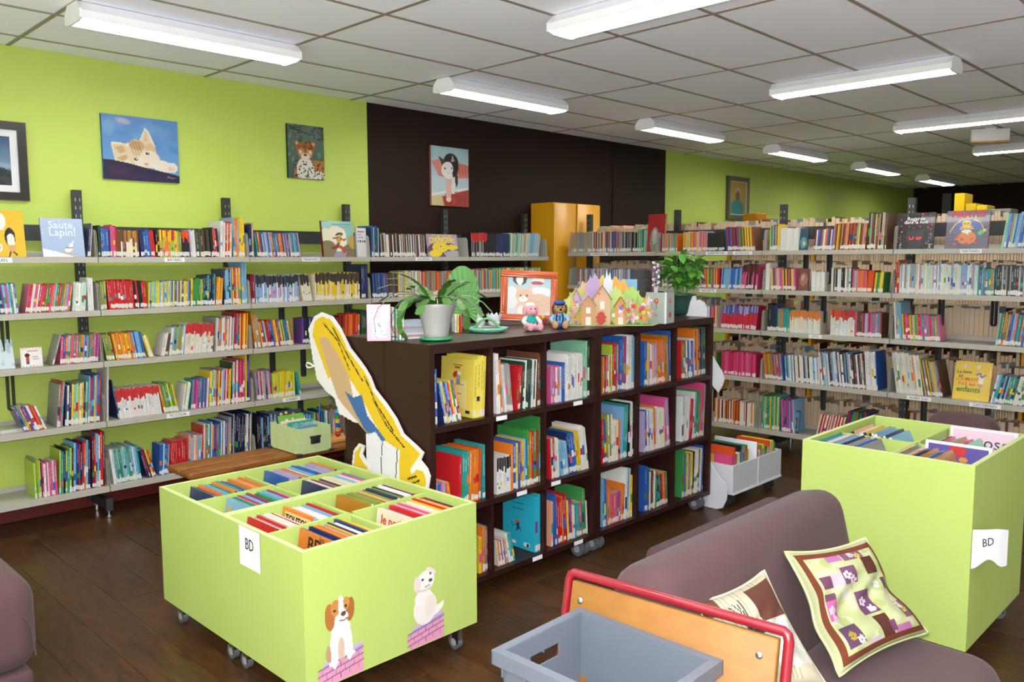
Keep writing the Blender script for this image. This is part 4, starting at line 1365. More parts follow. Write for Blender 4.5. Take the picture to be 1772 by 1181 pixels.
def leopard_art():
    a = Art(64, 92, '#5f7d66').vgrad('#6d7f74', '#2f5a4a')
    for _ in range(40): a.ell(rr.random(), rr.uniform(.35, 1), rr.uniform(.03, .1), rr.uniform(.02, .06), rr.choice(['#8a978c', '#3f6a48', '#52806a', '#2d4a3a', '#7fa07a', '#31506a']), rr.uniform(0, 90), .55, .7)
    for _ in range(16):
        x, y = rr.random(), rr.uniform(.7, 1); pts = [(x, y)]
        for _ in range(5): x += rr.uniform(-.02, .14); y += rr.uniform(-.06, .06); pts.append((x, y))
        a.line(pts, .009, '#232a22', .85)
    a.poly([(.15, 0), (.18, .2), (.3, .36), (.7, .36), (1, .36), (1, 0)], '#b57437')
    a.ell(.47, .16, .24, .24, '#e9e4da'); a.ell(.85, .06, .2, .1, '#e6dfd4')
    for _ in range(70): a.ell(rr.uniform(.18, 1), rr.uniform(0, .34), .02, .014, '#20170f', rr.uniform(0, 90))
    a.ell(.25, .655, .07, .055, '#b57434'); a.ell(.70, .655, .07, .055, '#b57434'); a.ell(.25, .66, .035, .03, '#d8b890'); a.ell(.70, .66, .035, .03, '#d8b890')
    a.ell(.475, .56, .25, .13, '#b06a28'); a.ell(.475, .47, .20, .11, '#c58a4c'); a.ell(.475, .42, .12, .06, '#ece4d6'); a.ell(.475, .57, .06, .11, '#8f4f1e', 0, .8, .6)
    a.ell(.34, .50, .05, .04, '#e8dcc6', 0, .8); a.ell(.61, .50, .05, .04, '#e8dcc6', 0, .8)
    for ex in (.375, .575): a.ell(ex, .535, .034, .014, '#d9d7a4'); a.ell(ex, .535, .012, .012, '#15120c')
    a.ell(.475, .445, .05, .02, '#5a2f24')
    for _ in range(40): a.ell(rr.uniform(.28, .68), rr.uniform(.56, .68), .012, .008, '#2c1a0e')
    return a
def cat_art():
    a = Art(64, 100, '#bcd3de').vgrad('#a9cbd8', '#c6d3dc')
    a.poly([(0, .74), (.3, .80), (1, .72), (1, .5), (.45, .48), (.2, .5)], '#dd8a80'); a.poly([(.7, .74), (1, .72), (1, .55), (.68, .56)], '#cf6a62')
    for k in range(4): a.line([(.72 + k * .08, .56), (.70 + k * .08, .74)], .008, '#e7a89e')
    a.poly([(0, .5), (.2, .5), (.45, .48), (1, .5), (1, .3), (0, .2)], '#c6d6e2'); a.poly([(0, .2), (1, .34), (1, .30), (0, .16)], '#f0eee6')
    a.poly([(0, .15), (.3, .18), (.35, 0), (0, 0)], '#d9c48e'); a.poly([(.28, .16), (1, .30), (1, 0), (.33, 0)], '#b5473e'); a.speckle(rr, 30, '#a03a36', (.03, .07), (.35, 0, 1, .22), .5)
    a.ell(.52, .74, .2, .16, '#2c2a2e'); a.ell(.60, .66, .12, .16, '#2c2a2e', -10); a.poly([(.18, .84), (.30, .66), (.38, .76)], '#4b484a'); a.poly([(.50, .74), (.56, .92), (.66, .76)], '#3a383a'); a.poly([(.53, .76), (.56, .88), (.62, .77)], '#d9a6a0')
    a.ell(.42, .62, .16, .13, '#efece8', 20); a.ell(.46, .52, .11, .06, '#f3efec'); a.ell(.36, .635, .03, .014, '#2c3a3a'); a.ell(.54, .65, .03, .014, '#2c3a3a'); a.ell(.45, .56, .02, .012, '#d9a0a0')
    a.poly([(.40, .46), (.38, .15), (.44, .08), (.52, .12), (.52, .46)], '#e9b9ac'); a.ell(.45, .11, .07, .04, '#f2dcd4'); a.poly([(.56, .5), (.52, .24), (.60, .2), (.66, .5)], '#eae8e8'); a.ell(.66, .48, .04, .14, '#3a383a', 5)
    return a
def canvas(name, x0, x1, z0, z1, art, edge, label, y=WY, th=0.022):
    root = thing(name, label, 'painting', ((x0 + x1) / 2, y - th, z0))
    m = MB(); m.box(x0, x1, y - th, y - 0.0005, z0, z1, lin(edge)); m.build('canvas', M['print'], root)
    m = MB(); art.mesh_into(m, x1 - x0 - .002, z1 - z0 - .002, T((x0 + x1) / 2, y - th - .0006, z0 + .001)); m.build('painted_surface', M['print'], root)
canvas('cat_painting', 1.98, 2.47, 2.105, 2.515, kitten_art(), '#3f6aa8', 'unframed painting of a cream kitten against blue sky')
canvas('leopard_painting', 3.30, 3.615, 2.20, 2.60, leopard_art(), '#232c26', 'unframed upright painting of a leopard under branches')
canvas('cat_painting', 4.69, 5.13, 2.055, 2.57, cat_art(), '#b56a66', 'unframed painting of a black and white cat hanging its paw')
# framed picture at the edge
x0, x1, z0, z1 = 0.93, 1.545, 1.945, 2.40
root = thing('framed_picture', 'framed mountain picture with white mount and black frame', 'picture', ((x0 + x1) / 2, WY - .03, z0))
m = MB()
for a, b, c, d in ((x0, x1, z0, z0 + .045), (x0, x1, z1 - .045, z1), (x0, x0 + .045, z0 + .045, z1 - .045), (x1 - .045, x1, z0 + .045, z1 - .045)): m.box(a, b, WY - .03, WY - .0005, c, d)
m.build('frame', mat('black_frame', '#17130f', .35), root)
m = MB()
for a, b, c, d in ((x0 - .004, x1 + .004, z0 - .004, z0), (x0 - .004, x1 + .004, z1, z1 + .004), (x1, x1 + .004, z0, z1), (x0 - .004, x0, z0, z1)): m.box(a, b, WY - .026, WY - .001, c, d)
m.build('frame_edge', mat('bronze_edge', '#6d5636', .4, metal=.5), root)
m = MB(); m.box(x0 + .045, x1 - .045, WY - .014, WY - .001, z0 + .045, z1 - .045); m.build('mount', M['paper'], root)
a = Art(60, 46, '#6c8fb4').vgrad('#35557e', '#8fb0c8')
for _ in range(20): a.ell(rr.random(), rr.uniform(.3, .9), .15, .08, rr.choice(['#7fa4c4', '#5c82ac', '#a9c2d2']), 0, .5, .9)
a.poly([(0, 0), (0, .3), (.3, .36), (.55, .48), (.8, .4), (1, .3), (1, 0)], '#2e343a'); a.speckle(rr, 40, '#464d50', (.03, .08), (0, 0, 1, .35), .6)
m = MB(); a.mesh_into(m, x1 - x0 - .17, z1 - z0 - .17, T((x0 + x1) / 2, WY - .0146, z0 + .085)); m.build('picture_print', M['print'], root)
# portrait further along
x0, x1, z0, z1 = 9.66, 10.21, 2.09, 2.65
root = thing('framed_picture', 'framed portrait painting of a person in teal', 'picture', ((x0 + x1) / 2, WY - .035, z0))
m = MB()
for a, b, c, d in ((x0, x1, z0, z0 + .06), (x0, x1, z1 - .06, z1), (x0, x0 + .06, z0 + .06, z1 - .06), (x1 - .06, x1, z0 + .06, z1 - .06)): m.box(a, b, WY - .04, WY - .0005, c, d)
m.build('frame', mat('grey_wood_frame', '#4a4436', .5), root)
m = MB()
for a, b, c, d in ((x0 + .06, x1 - .06, z0 + .06, z0 + .075), (x0 + .06, x1 - .06, z1 - .075, z1 - .06), (x0 + .06, x0 + .075, z0 + .075, z1 - .075), (x1 - .075, x1 - .06, z0 + .075, z1 - .075)): m.box(a, b, WY - .036, WY - .001, c, d)
m.build('frame_slip', mat('pale_slip', '#a59f86', .5), root)
a = Art(30, 40, '#9aa848').vgrad('#c79a3c', '#7fa04a')
a.ell(.5, .2, .42, .26, '#2f8a8c'); a.ell(.5, .62, .15, .19, '#8a5a40'); a.ell(.5, .72, .16, .12, '#b9b6ae'); a.ell(.5, .60, .12, .14, '#8e5c40'); a.ell(.72, .28, .07, .14, '#9a6647', 20); a.ell(.5, .50, .07, .03, '#6d4130')
m = MB(); a.mesh_into(m, x1 - x0 - .15, z1 - z0 - .15, T((x0 + x1) / 2, WY - .02, z0 + .075)); m.build('picture_print', M['print'], root)

# ------------------------------------------------------------------ books displayed face out
def face_book(p, rz, w, h, t, art, label, spine='#777777', tilt=8, texts=(), cat='book'):
    """cover faces local -Y; p is the centre of the bottom front edge"""
    root = thing('display_book', label, cat, p, 'books shown face out')
    Mx = T(p) @ RZ(rz) @ RX(-tilt)
    m = MB(); m.M = Mx
    m.box(-w / 2 + .003, w / 2 - .003, .0022, t - .002, .003, h - .003, PAGES)
    m.box(-w / 2, w / 2, 0, .002, 0, h, lin(spine)); m.box(-w / 2, w / 2, t - .002, t, 0, h, lin(spine)); m.box(-w / 2 - .001, -w / 2 + .002, 0, t, 0, h, lin(spine))
    m.build('book_block', M['book'], root)
    m = MB(); m.M = Mx; art.mesh_into(m, w - .001, h - .001, T(0, -.0006, .0005)); m.build('cover_print', M['gloss'], root)
    if texts:
        m = MB(); m.M = Mx
        for (txt, size, u, v, col, bold) in texts: text_mb(txt, size, T((u - .5) * w, -.0012, v * h), lin(col), m, bold=bold)
        m.build('cover_lettering', M['print'], root)
    return root
def wall_face(px, row, w, h, t, art, label, **k):
    py = (442, 520, 600, 700, 810)[row]
    x = on_y(px, py, YF + .045).x
    return face_book((x, YF + .045, WZ[row] + .001), 0, w, h, t, art, label, **k)
def px_h(px0, px1, y, py=440):
    return abs(on_y(px1, py, y).x - on_y(px0, py, y).x)
yv = YF + .045
a = Art(36, 40, '#e6bd2c'); a.ell(.45, .42, .2, .2, '#1c1a18'); a.ell(.47, .36, .15, .14, '#f0e8da'); a.rect(.36, .08, .6, .26, '#d8a868'); a.line([(.42, .1), (.36, .0)], .02, '#22201c'); a.line([(.55, .1), (.66, .04)], .02, '#22201c'); a.ell(.08, .76, .26, .2, '#f3efe6'); a.ell(0, .2, .14, .1, '#efeae0'); a.ell(.02, .2, .05, .03, '#222222')
wall_face(23, 0, px_h(0, 47, yv), .265, .012, a, 'yellow picture book with a black haired child on the cover', spine='#d8ac20')
a = Art(44, 40, '#a9bfe2').vgrad('#b3c6e6', '#a6bce0'); a.poly([(0, 0), (0, .22), (.3, .14), (.75, 0)], '#eef0f4'); a.ell(.62, .2, .1, .06, '#f2f2f2', 30); a.ell(.68, .30, .05, .05, '#f2f2f2'); a.line([(.7, .33), (.74, .42)], .012, '#f2f2f2'); a.line([(.55, .24), (.68, .24)], .014, '#b2413a'); a.line([(.45, .12), (.8, .06)], .012, '#d9a33a'); a.speckle(rr, 24, '#e3ebf5', (.006, .01), (0, .2, 1, 1))
wall_face(112, 0, px_h(75, 148, yv), .228, .01, a, 'pale blue snow picture book with a skiing rabbit', spine='#9f9fd0', texts=(('Saute,', .062, .5, .82, '#e4edf7', .0006), ('Lapin!', .062, .5, .63, '#e4edf7', .0006)))
a = Art(52, 66, '#86bcb8'); a.ell(.42, .45, .34, .42, '#efe6cc'); a.ell(.55, .62, .2, .2, '#efe6cc'); a.ell(.1, .6, .16, .2, '#efe6cc'); a.ell(.15, .2, .28, .26, '#7d7452'); a.ell(.92, .12, .35, .25, '#76684a'); a.poly([(.3, 0), (.4, .16), (.75, .14), (.68, 0)], '#9c90a8'); a.ell(.95, .42, .14, .2, '#b5993e')
a.line([(.5, .38), (.45, .32), (.62, .24), (.66, .14)], .045, '#b5452a'); a.line([(.48, .36), (.44, .27), (.3, .25)], .04, '#8c2f24'); a.ell(.52, .50, .09, .1, '#b89a3a', -20); a.line([(.48, .54), (.34, .52)], .025, '#a4542e'); a.line([(.58, .52), (.68, .46), (.72, .5)], .022, '#a4542e'); a.ell(.60, .64, .055, .045, '#7d4a30'); a.ell(.5, .64, .1, .03, '#2c211c', 20)
a.rect(.3, .9, .92, .925, '#6b9690'); a.rect(.55, .84, .9, .852, '#6b9690'); a.rect(.82, .03, .95, .05, '#c9503a')
wall_face(588, 0, px_h(562, 616, yv), .268, .022, a, 'large picture book with a running figure before clouds', spine='#7d1d24', tilt=6)
a = Art(20, 40, '#dddbe2'); a.rect(.1, .86, .8, .9, '#c4686a'); a.rect(.1, .76, .5, .79, '#a4b0c4'); a.rect(.1, .66, .7, .69, '#a4b0c4'); [a.rect(.1 + k * .22, .5, .22 + k * .22, .57, '#333333') for k in range(4)]
wall_face(627, 0, px_h(617, 637, yv) - .02, .22, .02, a, 'white book with small dark icons beside the running figure book', spine='#d9d7dc', tilt=3)
a = Art(44, 40, '#a793b4'); a.ell(.5, .3, .5, .36, '#6d4a6a'); a.ell(.42, .42, .26, .24, '#e6cb34'); a.ell(.25, .15, .2, .16, '#e6cb34'); a.ell(.8, .42, .2, .12, '#e6cb34'); a.ell(.44, .46, .09, .07, '#c6d27a'); a.ell(.44, .46, .03, .03, '#6d7a2e'); a.ell(.30, .36, .05, .02, '#c06a50'); a.poly([(.5, .16), (.8, .3), (1, .26), (1, 0), (.6, 0)], '#a9a4b0')
wall_face(768, 0, px_h(742, 795, yv), .19, .01, a, 'violet picture book with a yellow creature and yellow title', spine='#8a7698', texts=(('CUC CUC', .05, .5, .88, '#e8c83a', .001), ('DANGER!', .066, .5, .72, '#e8d23a', .0016)))
a = Art(26, 26, '#ece8e6'); a.ell(.3, .62, .12, .1, '#3a2418'); a.rect(.22, .3, .4, .55, '#c23a34'); a.rect(.24, .14, .38, .3, '#3f4f7a'); a.rect(.52, .6, .85, .63, '#6fb0b8'); a.rect(.52, .5, .8, .53, '#c66a6a'); a.rect(.52, .4, .85, .43, '#6f8fb8'); a.rect(.3, .8, .8, .84, '#c05a6a')
for k in range(6): a.ell(.1 + k * .16, .93, .025, .02, '#b04a4a'); a.ell(.1 + k * .16, .06, .025, .02, '#b04a4a')
wall_face(54, 2, .112, .112, .016, a, 'small square white board book with a child in red', spine='#e0dcd8', tilt=5)
x = on_y(8, 640, YF + .05).x
a = Art(20, 40, '#c9d9de'); a.speckle(rr, 30, '#8fb0bc', (.03, .08), (0, 0, 1, 1), .6)
face_book((x - .02, YF + .05, WZ[2] + .001), 0, .15, .17, .008, a, 'pale grey-blue picture book tilted beside the small board book', spine='#b9c6cc', tilt=14)
# flat lying booklets on the fourth shelf
x = on_y(30, 742, YF + .12).x
m = MB(); book_geom(m, .018, .22, .16, lin('#c6ccc6'), None, None, False, True); o = m.build('book', M['book']); o.location = (x - .10, YF + .06, WZ[3] + .0095); o.rotation_euler = (0, math.radians(90), 0); tag(o, 'pale grey book lying flat on the fourth wall shelf', 'book')
# free-standing shelf, face out
def run_face(px, row, w, h, t, art, label, **k):
    py = (430, 500, 575, 680, 745)[row]
    y = on_x(px, py, RXF + .045).y
    return face_book((RXF + .045, y, RZ_[row] + .001), -90, w, h, t, art, label, **k)
def px_w(px0, px1, py=430): return abs(on_x(px1, py, RXF + .045).y - on_x(px0, py, RXF + .045).y)
a = Art(44, 44, '#1f2024'); a.ell(.5, .33, .25, .2, '#34353a'); a.poly([(.27, .4), (.28, .55), (.40, .48)], '#34353a'); a.poly([(.73, .4), (.72, .55), (.6, .48)], '#34353a'); a.ell(.5, .1, .2, .14, '#2c2d31')
a.ell(.41, .30, .075, .05, '#e0404a'); a.ell(.60, .30, .075, .05, '#e0404a'); a.ell(.41, .315, .015, .03, '#201416'); a.ell(.60, .315, .015, .03, '#201416')
for (u, v) in ((.26, .93), (.66, .96), (.86, .92), (.1, .82), (.92, .8), (.8, .78), (.12, .64), (.26, .7), (.33, .62), (.46, .58), (.62, .62), (.83, .6), (.92, .66), (.9, .55), (.14, .48)): a.ell(u, v, .022, .022, '#d84a58')
for s in (.1, .88): a.speckle(rr, 16, '#8f9088', (.008, .014), (s - .08, .1, s + .08, .42)); a.line([(s, 0), (s + .05, .14)], .012, '#9a9a94'); a.line([(s + .06, 0), (s + .0, .12)], .01, '#9a9a94')
run_face(1581, 0, px_w(1549, 1614), px_w(1549, 1614) * 1.02, .016, a, 'black square book of a black cat with red eyes', spine='#26262a', texts=(('Regarde', .036, .5, .83, '#e8e4e0', .0006), ('dans la nuit', .034, .5, .74, '#e8e4e0', .0006)))
a = Art(52, 46, '#5f5d72'); [a.line([(0, k * .09), (1, k * .09 + .02)], .006, '#4d4a60') for k in range(11)]
a.poly([(.1, .42), (.2, .62), (.38, .78), (.6, .78), (.8, .66), (.9, .46), (.7, .54), (.5, .5), (.3, .54)], '#4a5bb0'); a.line([(.08, .42), (.2, .63), (.38, .79), (.6, .79), (.8, .67), (.9, .47)], .012, '#d8b03a')
a.ell(.47, .66, .11, .09, '#e0bc34'); a.ell(.43, .66, .025, .022, '#403a5a'); a.ell(.51, .66, .025, .022, '#403a5a'); a.line([(.34, .52), (.62, .58)], .016, '#e0bc34'); a.line([(.34, .58), (.62, .52)], .016, '#e0bc34')
a.ell(.5, .28, .22, .18, '#cc7c3e'); a.ell(.48, .45, .12, .05, '#d8d2cc'); a.poly([(.5, .46), (.54, .34), (.48, .4)], '#eeeae0'); a.ell(.82, .42, .08, .06, '#63b06a', 30); a.ell(.9, .47, .05, .03, '#d8cc4a', 30)
for (u, v) in ((.25, .25), (.22, .12), (.38, .24), (.62, .24), (.72, .15), (.5, .12), (.3, .32)): a.ell(u, v, .045, .035, rr.choice(['#b8423a', '#c85a3a']), rr.uniform(0, 90))
run_face(1671, 0, px_w(1634, 1708), px_w(1634, 1708) * .98, .02, a, 'dark violet picture book with a bearded pirate and red title', spine='#8a3a3e', texts=(('PIRATES', .058, .5, .89, '#d8404a', .0012),))
a = Art(40, 46, '#e6c02a'); a.rect(0, 0, .92, .62, '#ecc934'); a.ell(.72, .40, .07, .07, '#d8986a'); a.rect(.68, .44, .8, .6, '#efe8da'); a.line([(.74, .6), (.70, .70)], .02, '#5a7ab8'); a.line([(.76, .6), (.84, .68)], .02, '#5a7ab8'); a.line([(.7, .70), (.6, .66)], .02, '#5a7ab8')
for u in (.28, .62): a.ell(u, .87, .045, .04, '#e8e4dc'); a.ell(u, .87, .018, .016, '#8a8680')
run_face(1679, 3, px_w(1648, 1712, 680), .265, .02, a, 'bright yellow book with orange and green handwritten title', spine='#d8b020', tilt=14,
         texts=(('Le livre', .03, .26, .72, '#2c2620', .0004), ('qui', .024, .18, .62, '#2c2620', .0004), ("n'AIMAIT", .036, .36, .53, '#d8732e', .0006), ('PAS les', .036, .36, .41, '#d8732e', .0006), ('enfants', .052, .42, .27, '#4f8a3a', .0012)))
a = Art(14, 22, '#1f3f5a'); a.ell(.5, .35, .35, .25, '#3f8a9c'); a.ell(.6, .3, .15, .1, '#b9c24a')
run_face(1389, 0, .07, .17, .01, a, 'small dark blue book shown face out on the free-standing shelf', spine='#203a52')
a = Art(14, 22, '#7a3a34'); a.ell(.5, .5, .4, .3, '#a4685a'); a.ell(.4, .6, .15, .15, '#c99a86')
run_face(1389, 1, .08, .17, .01, a, 'small brown red book shown face out on the second free-standing shelf', spine='#5c2a26')
a = Art(14, 22, '#2f3a3a'); a.rect(.1, .1, .9, .9, '#4f8ab0'); a.rect(.2, .2, .8, .7, '#3a2c24'); a.ell(.5, .45, .2, .2, '#b97a4a')
run_face(1373, 4, .09, .18, .012, a, 'small blue bordered book at the end of the bottom shelf row', spine='#4f8ab0')
# tall red book with a pale figure
a = Art(24, 50, '#a8262b'); a.ell(.42, .3, .25, .36, '#8f8f88'); a.ell(.42, .4, .14, .2, '#b9b6ae'); a.ell(.42, .52, .08, .06, '#cac6be')
yy = on_x(1134, 430, RXF + .06).y
face_book((RXF + .06, yy, RZ_[0] + .001), -90, px_w(1119, 1149), .33, .02, a, 'tall red book with a grey hooded figure on the cover', spine='#8f1f24', tilt=4)

# black wire book supports hanging under shelves
def book_support(p, rz, L, label):
    m = MB(); Mx = T(p) @ RZ(rz)
    pts = [(-.016, 0, 0), (-.016, 0, -L + .012), (-.010, 0, -L + .003), (0, 0, -L), (.010, 0, -L + .003), (.016, 0, -L + .012), (.016, 0, 0)]
    for (xa, ya, za), (xb, yb, zb) in zip(pts, pts[1:]):
        d = Vector((xb - xa, 0, zb - za)); n_ = Vector((-d.z, 0, d.x)).normalized() * .003
        A = Vector((xa, 0, za)); B = Vector((xb, 0, zb))
        vs = [A - n_ + Vector((0, -.011, 0)), A + n_ + Vector((0, -.011, 0)), B + n_ + Vector((0, -.011, 0)), B - n_ + Vector((0, -.011, 0))]
        vs += [v + Vector((0, .022, 0)) for v in vs]
        m.add([tuple(v) for v in vs], [(0, 1, 2, 3), (7, 6, 5, 4), (0, 4, 5, 1), (1, 5, 6, 2), (2, 6, 7, 3), (3, 7, 4, 0)], None, 0, T(0, 0, 0))
    m.v = [tuple(Mx @ Vector(v)) for v in m.v]
    o = m.build('book_support', M['black'], origin=tuple(p)); tag(o, label, 'book support', 'black book supports hanging under the shelves'); return o
for px, row, L in ((12, 1, .23), (22, 2, .24), (490, 1, .14), (530, 1, .14), (475, 2, .2), (528, 2, .24), (520, 3, .2)):
    x = on_y(px, (550, 630, 735, 700)[row], YF + .09).x
    book_support((x, YF + .09, WZ[row] - .0045), 20, L, 'black looped book support hanging under the %s shelf along the wall' % ORD[row])
for px, row, L in ((1395, 0, .25), (1436, 0, .25), (1396, 1, .22), (1426, 1, .24), (1630, 1, .22), (1722, 1, .2), (1356, 2, .22), (1625, 2, .24), (1372, 3, .2), (1425, 3, .2), (1600, 3, .2)):
    y = on_x(px, (440, 510, 585, 680)[row], RXF + .1).y
    book_support((RXF + .1, y, RZ_[row] - .0045), 60, L, 'black looped book support hanging under the %s free-standing shelf' % ORD[row])
# ------------------------------------------------------------------ cardboard cutout leaning on the bookcase side
CXP = 2.222
cut_px = [(557, 541), (575, 548), (588, 567), (606, 603), (621, 622), (631, 636), (641, 653), (649, 674), (668, 698), (686, 725), (698, 751), (721, 772), (733, 784), (728, 797), (739, 811), (744, 825), (741, 845)]
cut_px2 = [(609, 808), (612, 781), (621, 768), (631, 772), (627, 787), (634, 799), (638, 780), (637, 757), (630, 733), (615, 732), (587, 716), (579, 689), (564, 677), (548, 656), (546, 641), (542, 624), (538, 597), (534, 570), (544, 548)]
cy = lambda q: (on_x(q[0], q[1], CXP).y, on_x(q[0], q[1], CXP).z)
pol = [cy(q) for q in cut_px] + [(2.72, .003), (3.22, .003)] + [cy(q) for q in cut_px2]
root = thing('cardboard_cutout', 'tall yellow, blue and white cardboard cutout leaning beside the dark bookcase', 'cutout', (CXP, 3.0, 0))
m = MB(); m.prism(pol, CXP, CXP + .006, lin('#e8e6e2'), M=Matrix(((0, 0, 1, 0), (1, 0, 0, 0), (0, 1, 0, 0), (0, 0, 0, 1))))
m.build('board', M['print'], root)
ys = [p[0] for p in pol]; zs_ = [p[1] for p in pol]; ymin, ymax, zmax = min(ys), max(ys), max(zs_)
uv = lambda y, z: ((ymax - y) / (ymax - ymin), z / zmax)
P2 = lambda *q: [uv(*cy(k)) for k in q]
a = Art(150, 190, '#e9e7e4', mask=True)
cyc = sum(ys) / len(ys); czc = sum(zs_) / len(zs_)
a.poly([uv(*p) for p in pol], '#ebe9e6')
a.poly(P2((557, 548), (572, 553), (586, 572), (603, 607), (619, 628), (630, 642), (638, 656), (646, 678), (665, 702), (683, 729), (694, 754), (718, 776), (728, 786), (720, 797), (710, 812), (713, 822), (722, 812), (733, 818), (738, 830), (736, 850), (722, 900), (690, 900), (692, 780), (665, 762), (650, 735), (632, 700), (612, 665), (590, 640), (568, 655), (552, 610), (541, 580), (545, 556)), '#e2bf22')
a.poly(P2((612, 808), (615, 784), (622, 774), (626, 775), (622, 788), (630, 803), (640, 812), (640, 900), (612, 900)), '#e2bf22')
a.poly(P2((553, 585), (565, 583), (585, 612), (604, 650), (612, 690), (640, 735), (655, 760), (645, 762), (610, 720), (585, 690), (578, 670), (565, 630)), '#c9a87e')
a.poly(P2((596, 676), (612, 688), (626, 684), (636, 720), (650, 738), (668, 762), (655, 766), (632, 745), (610, 705)), '#3f6ca4')
a.poly(P2((634, 752), (650, 748), (662, 765), (690, 778), (688, 830), (682, 900), (638, 900)), '#e6e5e8')
for pts in (((560, 560), (585, 590), (605, 640)), ((575, 565), (600, 612), (628, 660)), ((630, 650), (652, 700), (680, 745)), ((645, 690), (668, 735), (700, 775)), ((688, 778), (686, 815), (684, 850)), ((662, 765), (660, 800), (662, 850)), ((705, 830), (722, 824)), ((708, 840), (726, 832))):
    a.line(P2(*pts), .0032, '#2c2414')
m = MB(); a.mesh_into(m, ymax - ymin, zmax, T(CXP - .0012, (ymin + ymax) / 2, 0) @ RZ(-90)); m.build('printed_face', M['print'], root)
p = on_x(545, 634, CXP - .004)
m = MB(); pts = [(p.x - .004, p.y + .075 * t_, p.z + (.012 if k else -.012) * math.sin(math.pi * min(1, max(.0, 1 - t_)) ** .5)) for k in (0, 1) for t_ in ([i / 8 for i in range(9)] if k == 0 else [1 - i / 8 for i in range(9)])]
m.tube(pts, .004, 6); m.build('paper_loop', M['paper'], root)

# ------------------------------------------------------------------ wooden bench, storage box, bead maze
BE0, BE1, BZT = 1.90, 3.25, .425
root = thing('wooden_bench', 'low brown wooden slatted bench in front of the wall shelves', 'bench', (2.55, 4.48, 0))
for y0_, y1_ in ((4.335, 4.475), (4.482, 4.63)):
    m = MB(); m.rbox(BE0, BE1, y0_, y1_, BZT - .036, BZT, .008, 2); m.build('seat_board', M['bench'], root)
for x in (BE0 + .16, BE1 - .16):
    m = MB(); m.box(x - .02, x + .02, 4.35, 4.61, BZT - .075, BZT - .0365); m.build('bearer', M['bench'], root)
    for y in (4.37, 4.59): m = MB(); m.box(x - .018, x + .018, y - .018, y + .018, 0, BZT - .0755); m.build('leg', M['black'], root)
sb = on_z(518, 789, BZT + .004)
sc_ = Vector((sb.x + .11, sb.y + .165, BZT))
root = thing('storage_box', 'pale green patterned cardboard storage box with cards on the bench', 'box', sc_)
gpat = mat('green_pattern', '#a9c46c', .7, (22, '#c8d6a6', 1.2))
w_, d_, h_ = .11, .165, .16
for nm, b in (('front_wall', (-w_, w_, -d_, -d_ + .005)), ('rear_wall', (-w_, w_, d_ - .005, d_)), ('side_wall', (-w_, -w_ + .005, -d_ + .005, d_ - .005)), ('side_wall', (w_ - .005, w_, -d_ + .005, d_ - .005))):
    m = MB(); m.box(*b, .006, h_, M=T(sc_)); m.build(nm, gpat, root)
m = MB(); m.box(-w_ + .005, w_ - .005, -d_ + .005, d_ - .005, .006, .012, M=T(sc_)); m.build('box_bottom', gpat, root)
m = MB(); m.rbox(-.032, .032, -d_ - .008, -d_, .06, .105, .006, 2, M=T(sc_)); m.box(-.036, .036, -d_ - .010, -d_ - .0005, .098, .108, M=T(sc_)); m.build('handle', M['ink'], root)
for sx in (-1, 1):
    for sy in (-1, 1): m = MB(); m.rbox(sx * w_ - .016, sx * w_ + .016, sy * d_ - .016, sy * d_ + .016, .0005, .014, .004, 1, M=T(sc_)); m.build('corner_guard', M['ink'], root)
cards = [(.10, '#2d3f4a', .215, 'dark card with bright stickers'), (.078, '#76b84a', .19, 'bright green fruit card'), (.055, '#e8dcc0', .16, 'cream card'), (.03, '#d8a0a4', .15, 'pink card'), (-.03, '#2fa08c', .165, 'teal lettered card'), (-.075, '#6f8fc0', .14, 'blue card')]
for dy, c, hh, lab in cards:
    m = MB(); m.M = T(sc_) @ T(0, dy, .013) @ RX(-10); m.rbox(-.088, .088, -.004, .004, 0, hh, .002, 1, lin(c), smooth=False)
    if 'teal' in lab: text_mb('LES CHIENS', .028, T(.015, -.0046, hh - .024), WHITE, m)
    if 'green' in lab or 'dark' in lab:
        for _ in range(9):
            x, z = rr.uniform(-.07, .07), rr.uniform(hh - .06, hh - .012); m.add([(x + .011 * math.cos(t_), -.0044, z + .009 * math.sin(t_)) for t_ in (0, 1.05, 2.1, 3.14, 4.2, 5.24)], [(0, 1, 2, 3, 4, 5)], lin(rr.choice(['#d8792a', '#c83a34', '#e0c030', '#3f6ab0', '#efe6d0'])))
    o = m.build('picture_card', M['print'], origin=tuple(sc_ + Vector((0, dy, .013)))); tag(o, lab + ' in the green storage box', 'card', 'cards in the green storage box')
bm_ = on_z(588, 770, BZT)
bm_ = Vector((min(bm_.x, BE1 - .12) + .03, 4.48, BZT))
root = thing('bead_maze', 'wooden bead maze toy with coloured wires on the bench', 'toy', bm_)
m = MB(); m.rbox(-.11, .11, -.075, .075, 0, .035, .006, 1, M=T(bm_)); m.build('base', wood('toy_base', '#a2703a', '#bf8c52', (2, 8, 8), .5), root)
def arc(p0, p1, h, n=16, tw=0):
    return [(p0[0] + (p1[0] - p0[0]) * i / n + tw * math.sin(4 * math.pi * i / n), p0[1] + (p1[1] - p0[1]) * i / n, .035 + h * math.sin(math.pi * i / n) ** .6) for i in range(n + 1)]
for p0, p1, h, c, tw in (((-.10, .0), (-.04, .05), .22, '#3f6fb8', 0), ((-.06, -.04), (.06, -.05), .24, '#6a4aa8', .03), ((.0, .05), (.09, .04), .18, '#3f9a4a', 0), ((.02, -.02), (.10, -.05), .13, '#c8302c', 0)):
    m = MB(); m.tube(arc(p0, p1, h, tw=tw), .003, 6, col=lin(c), M=T(bm_)); m.build('wire', M['gloss'], root)
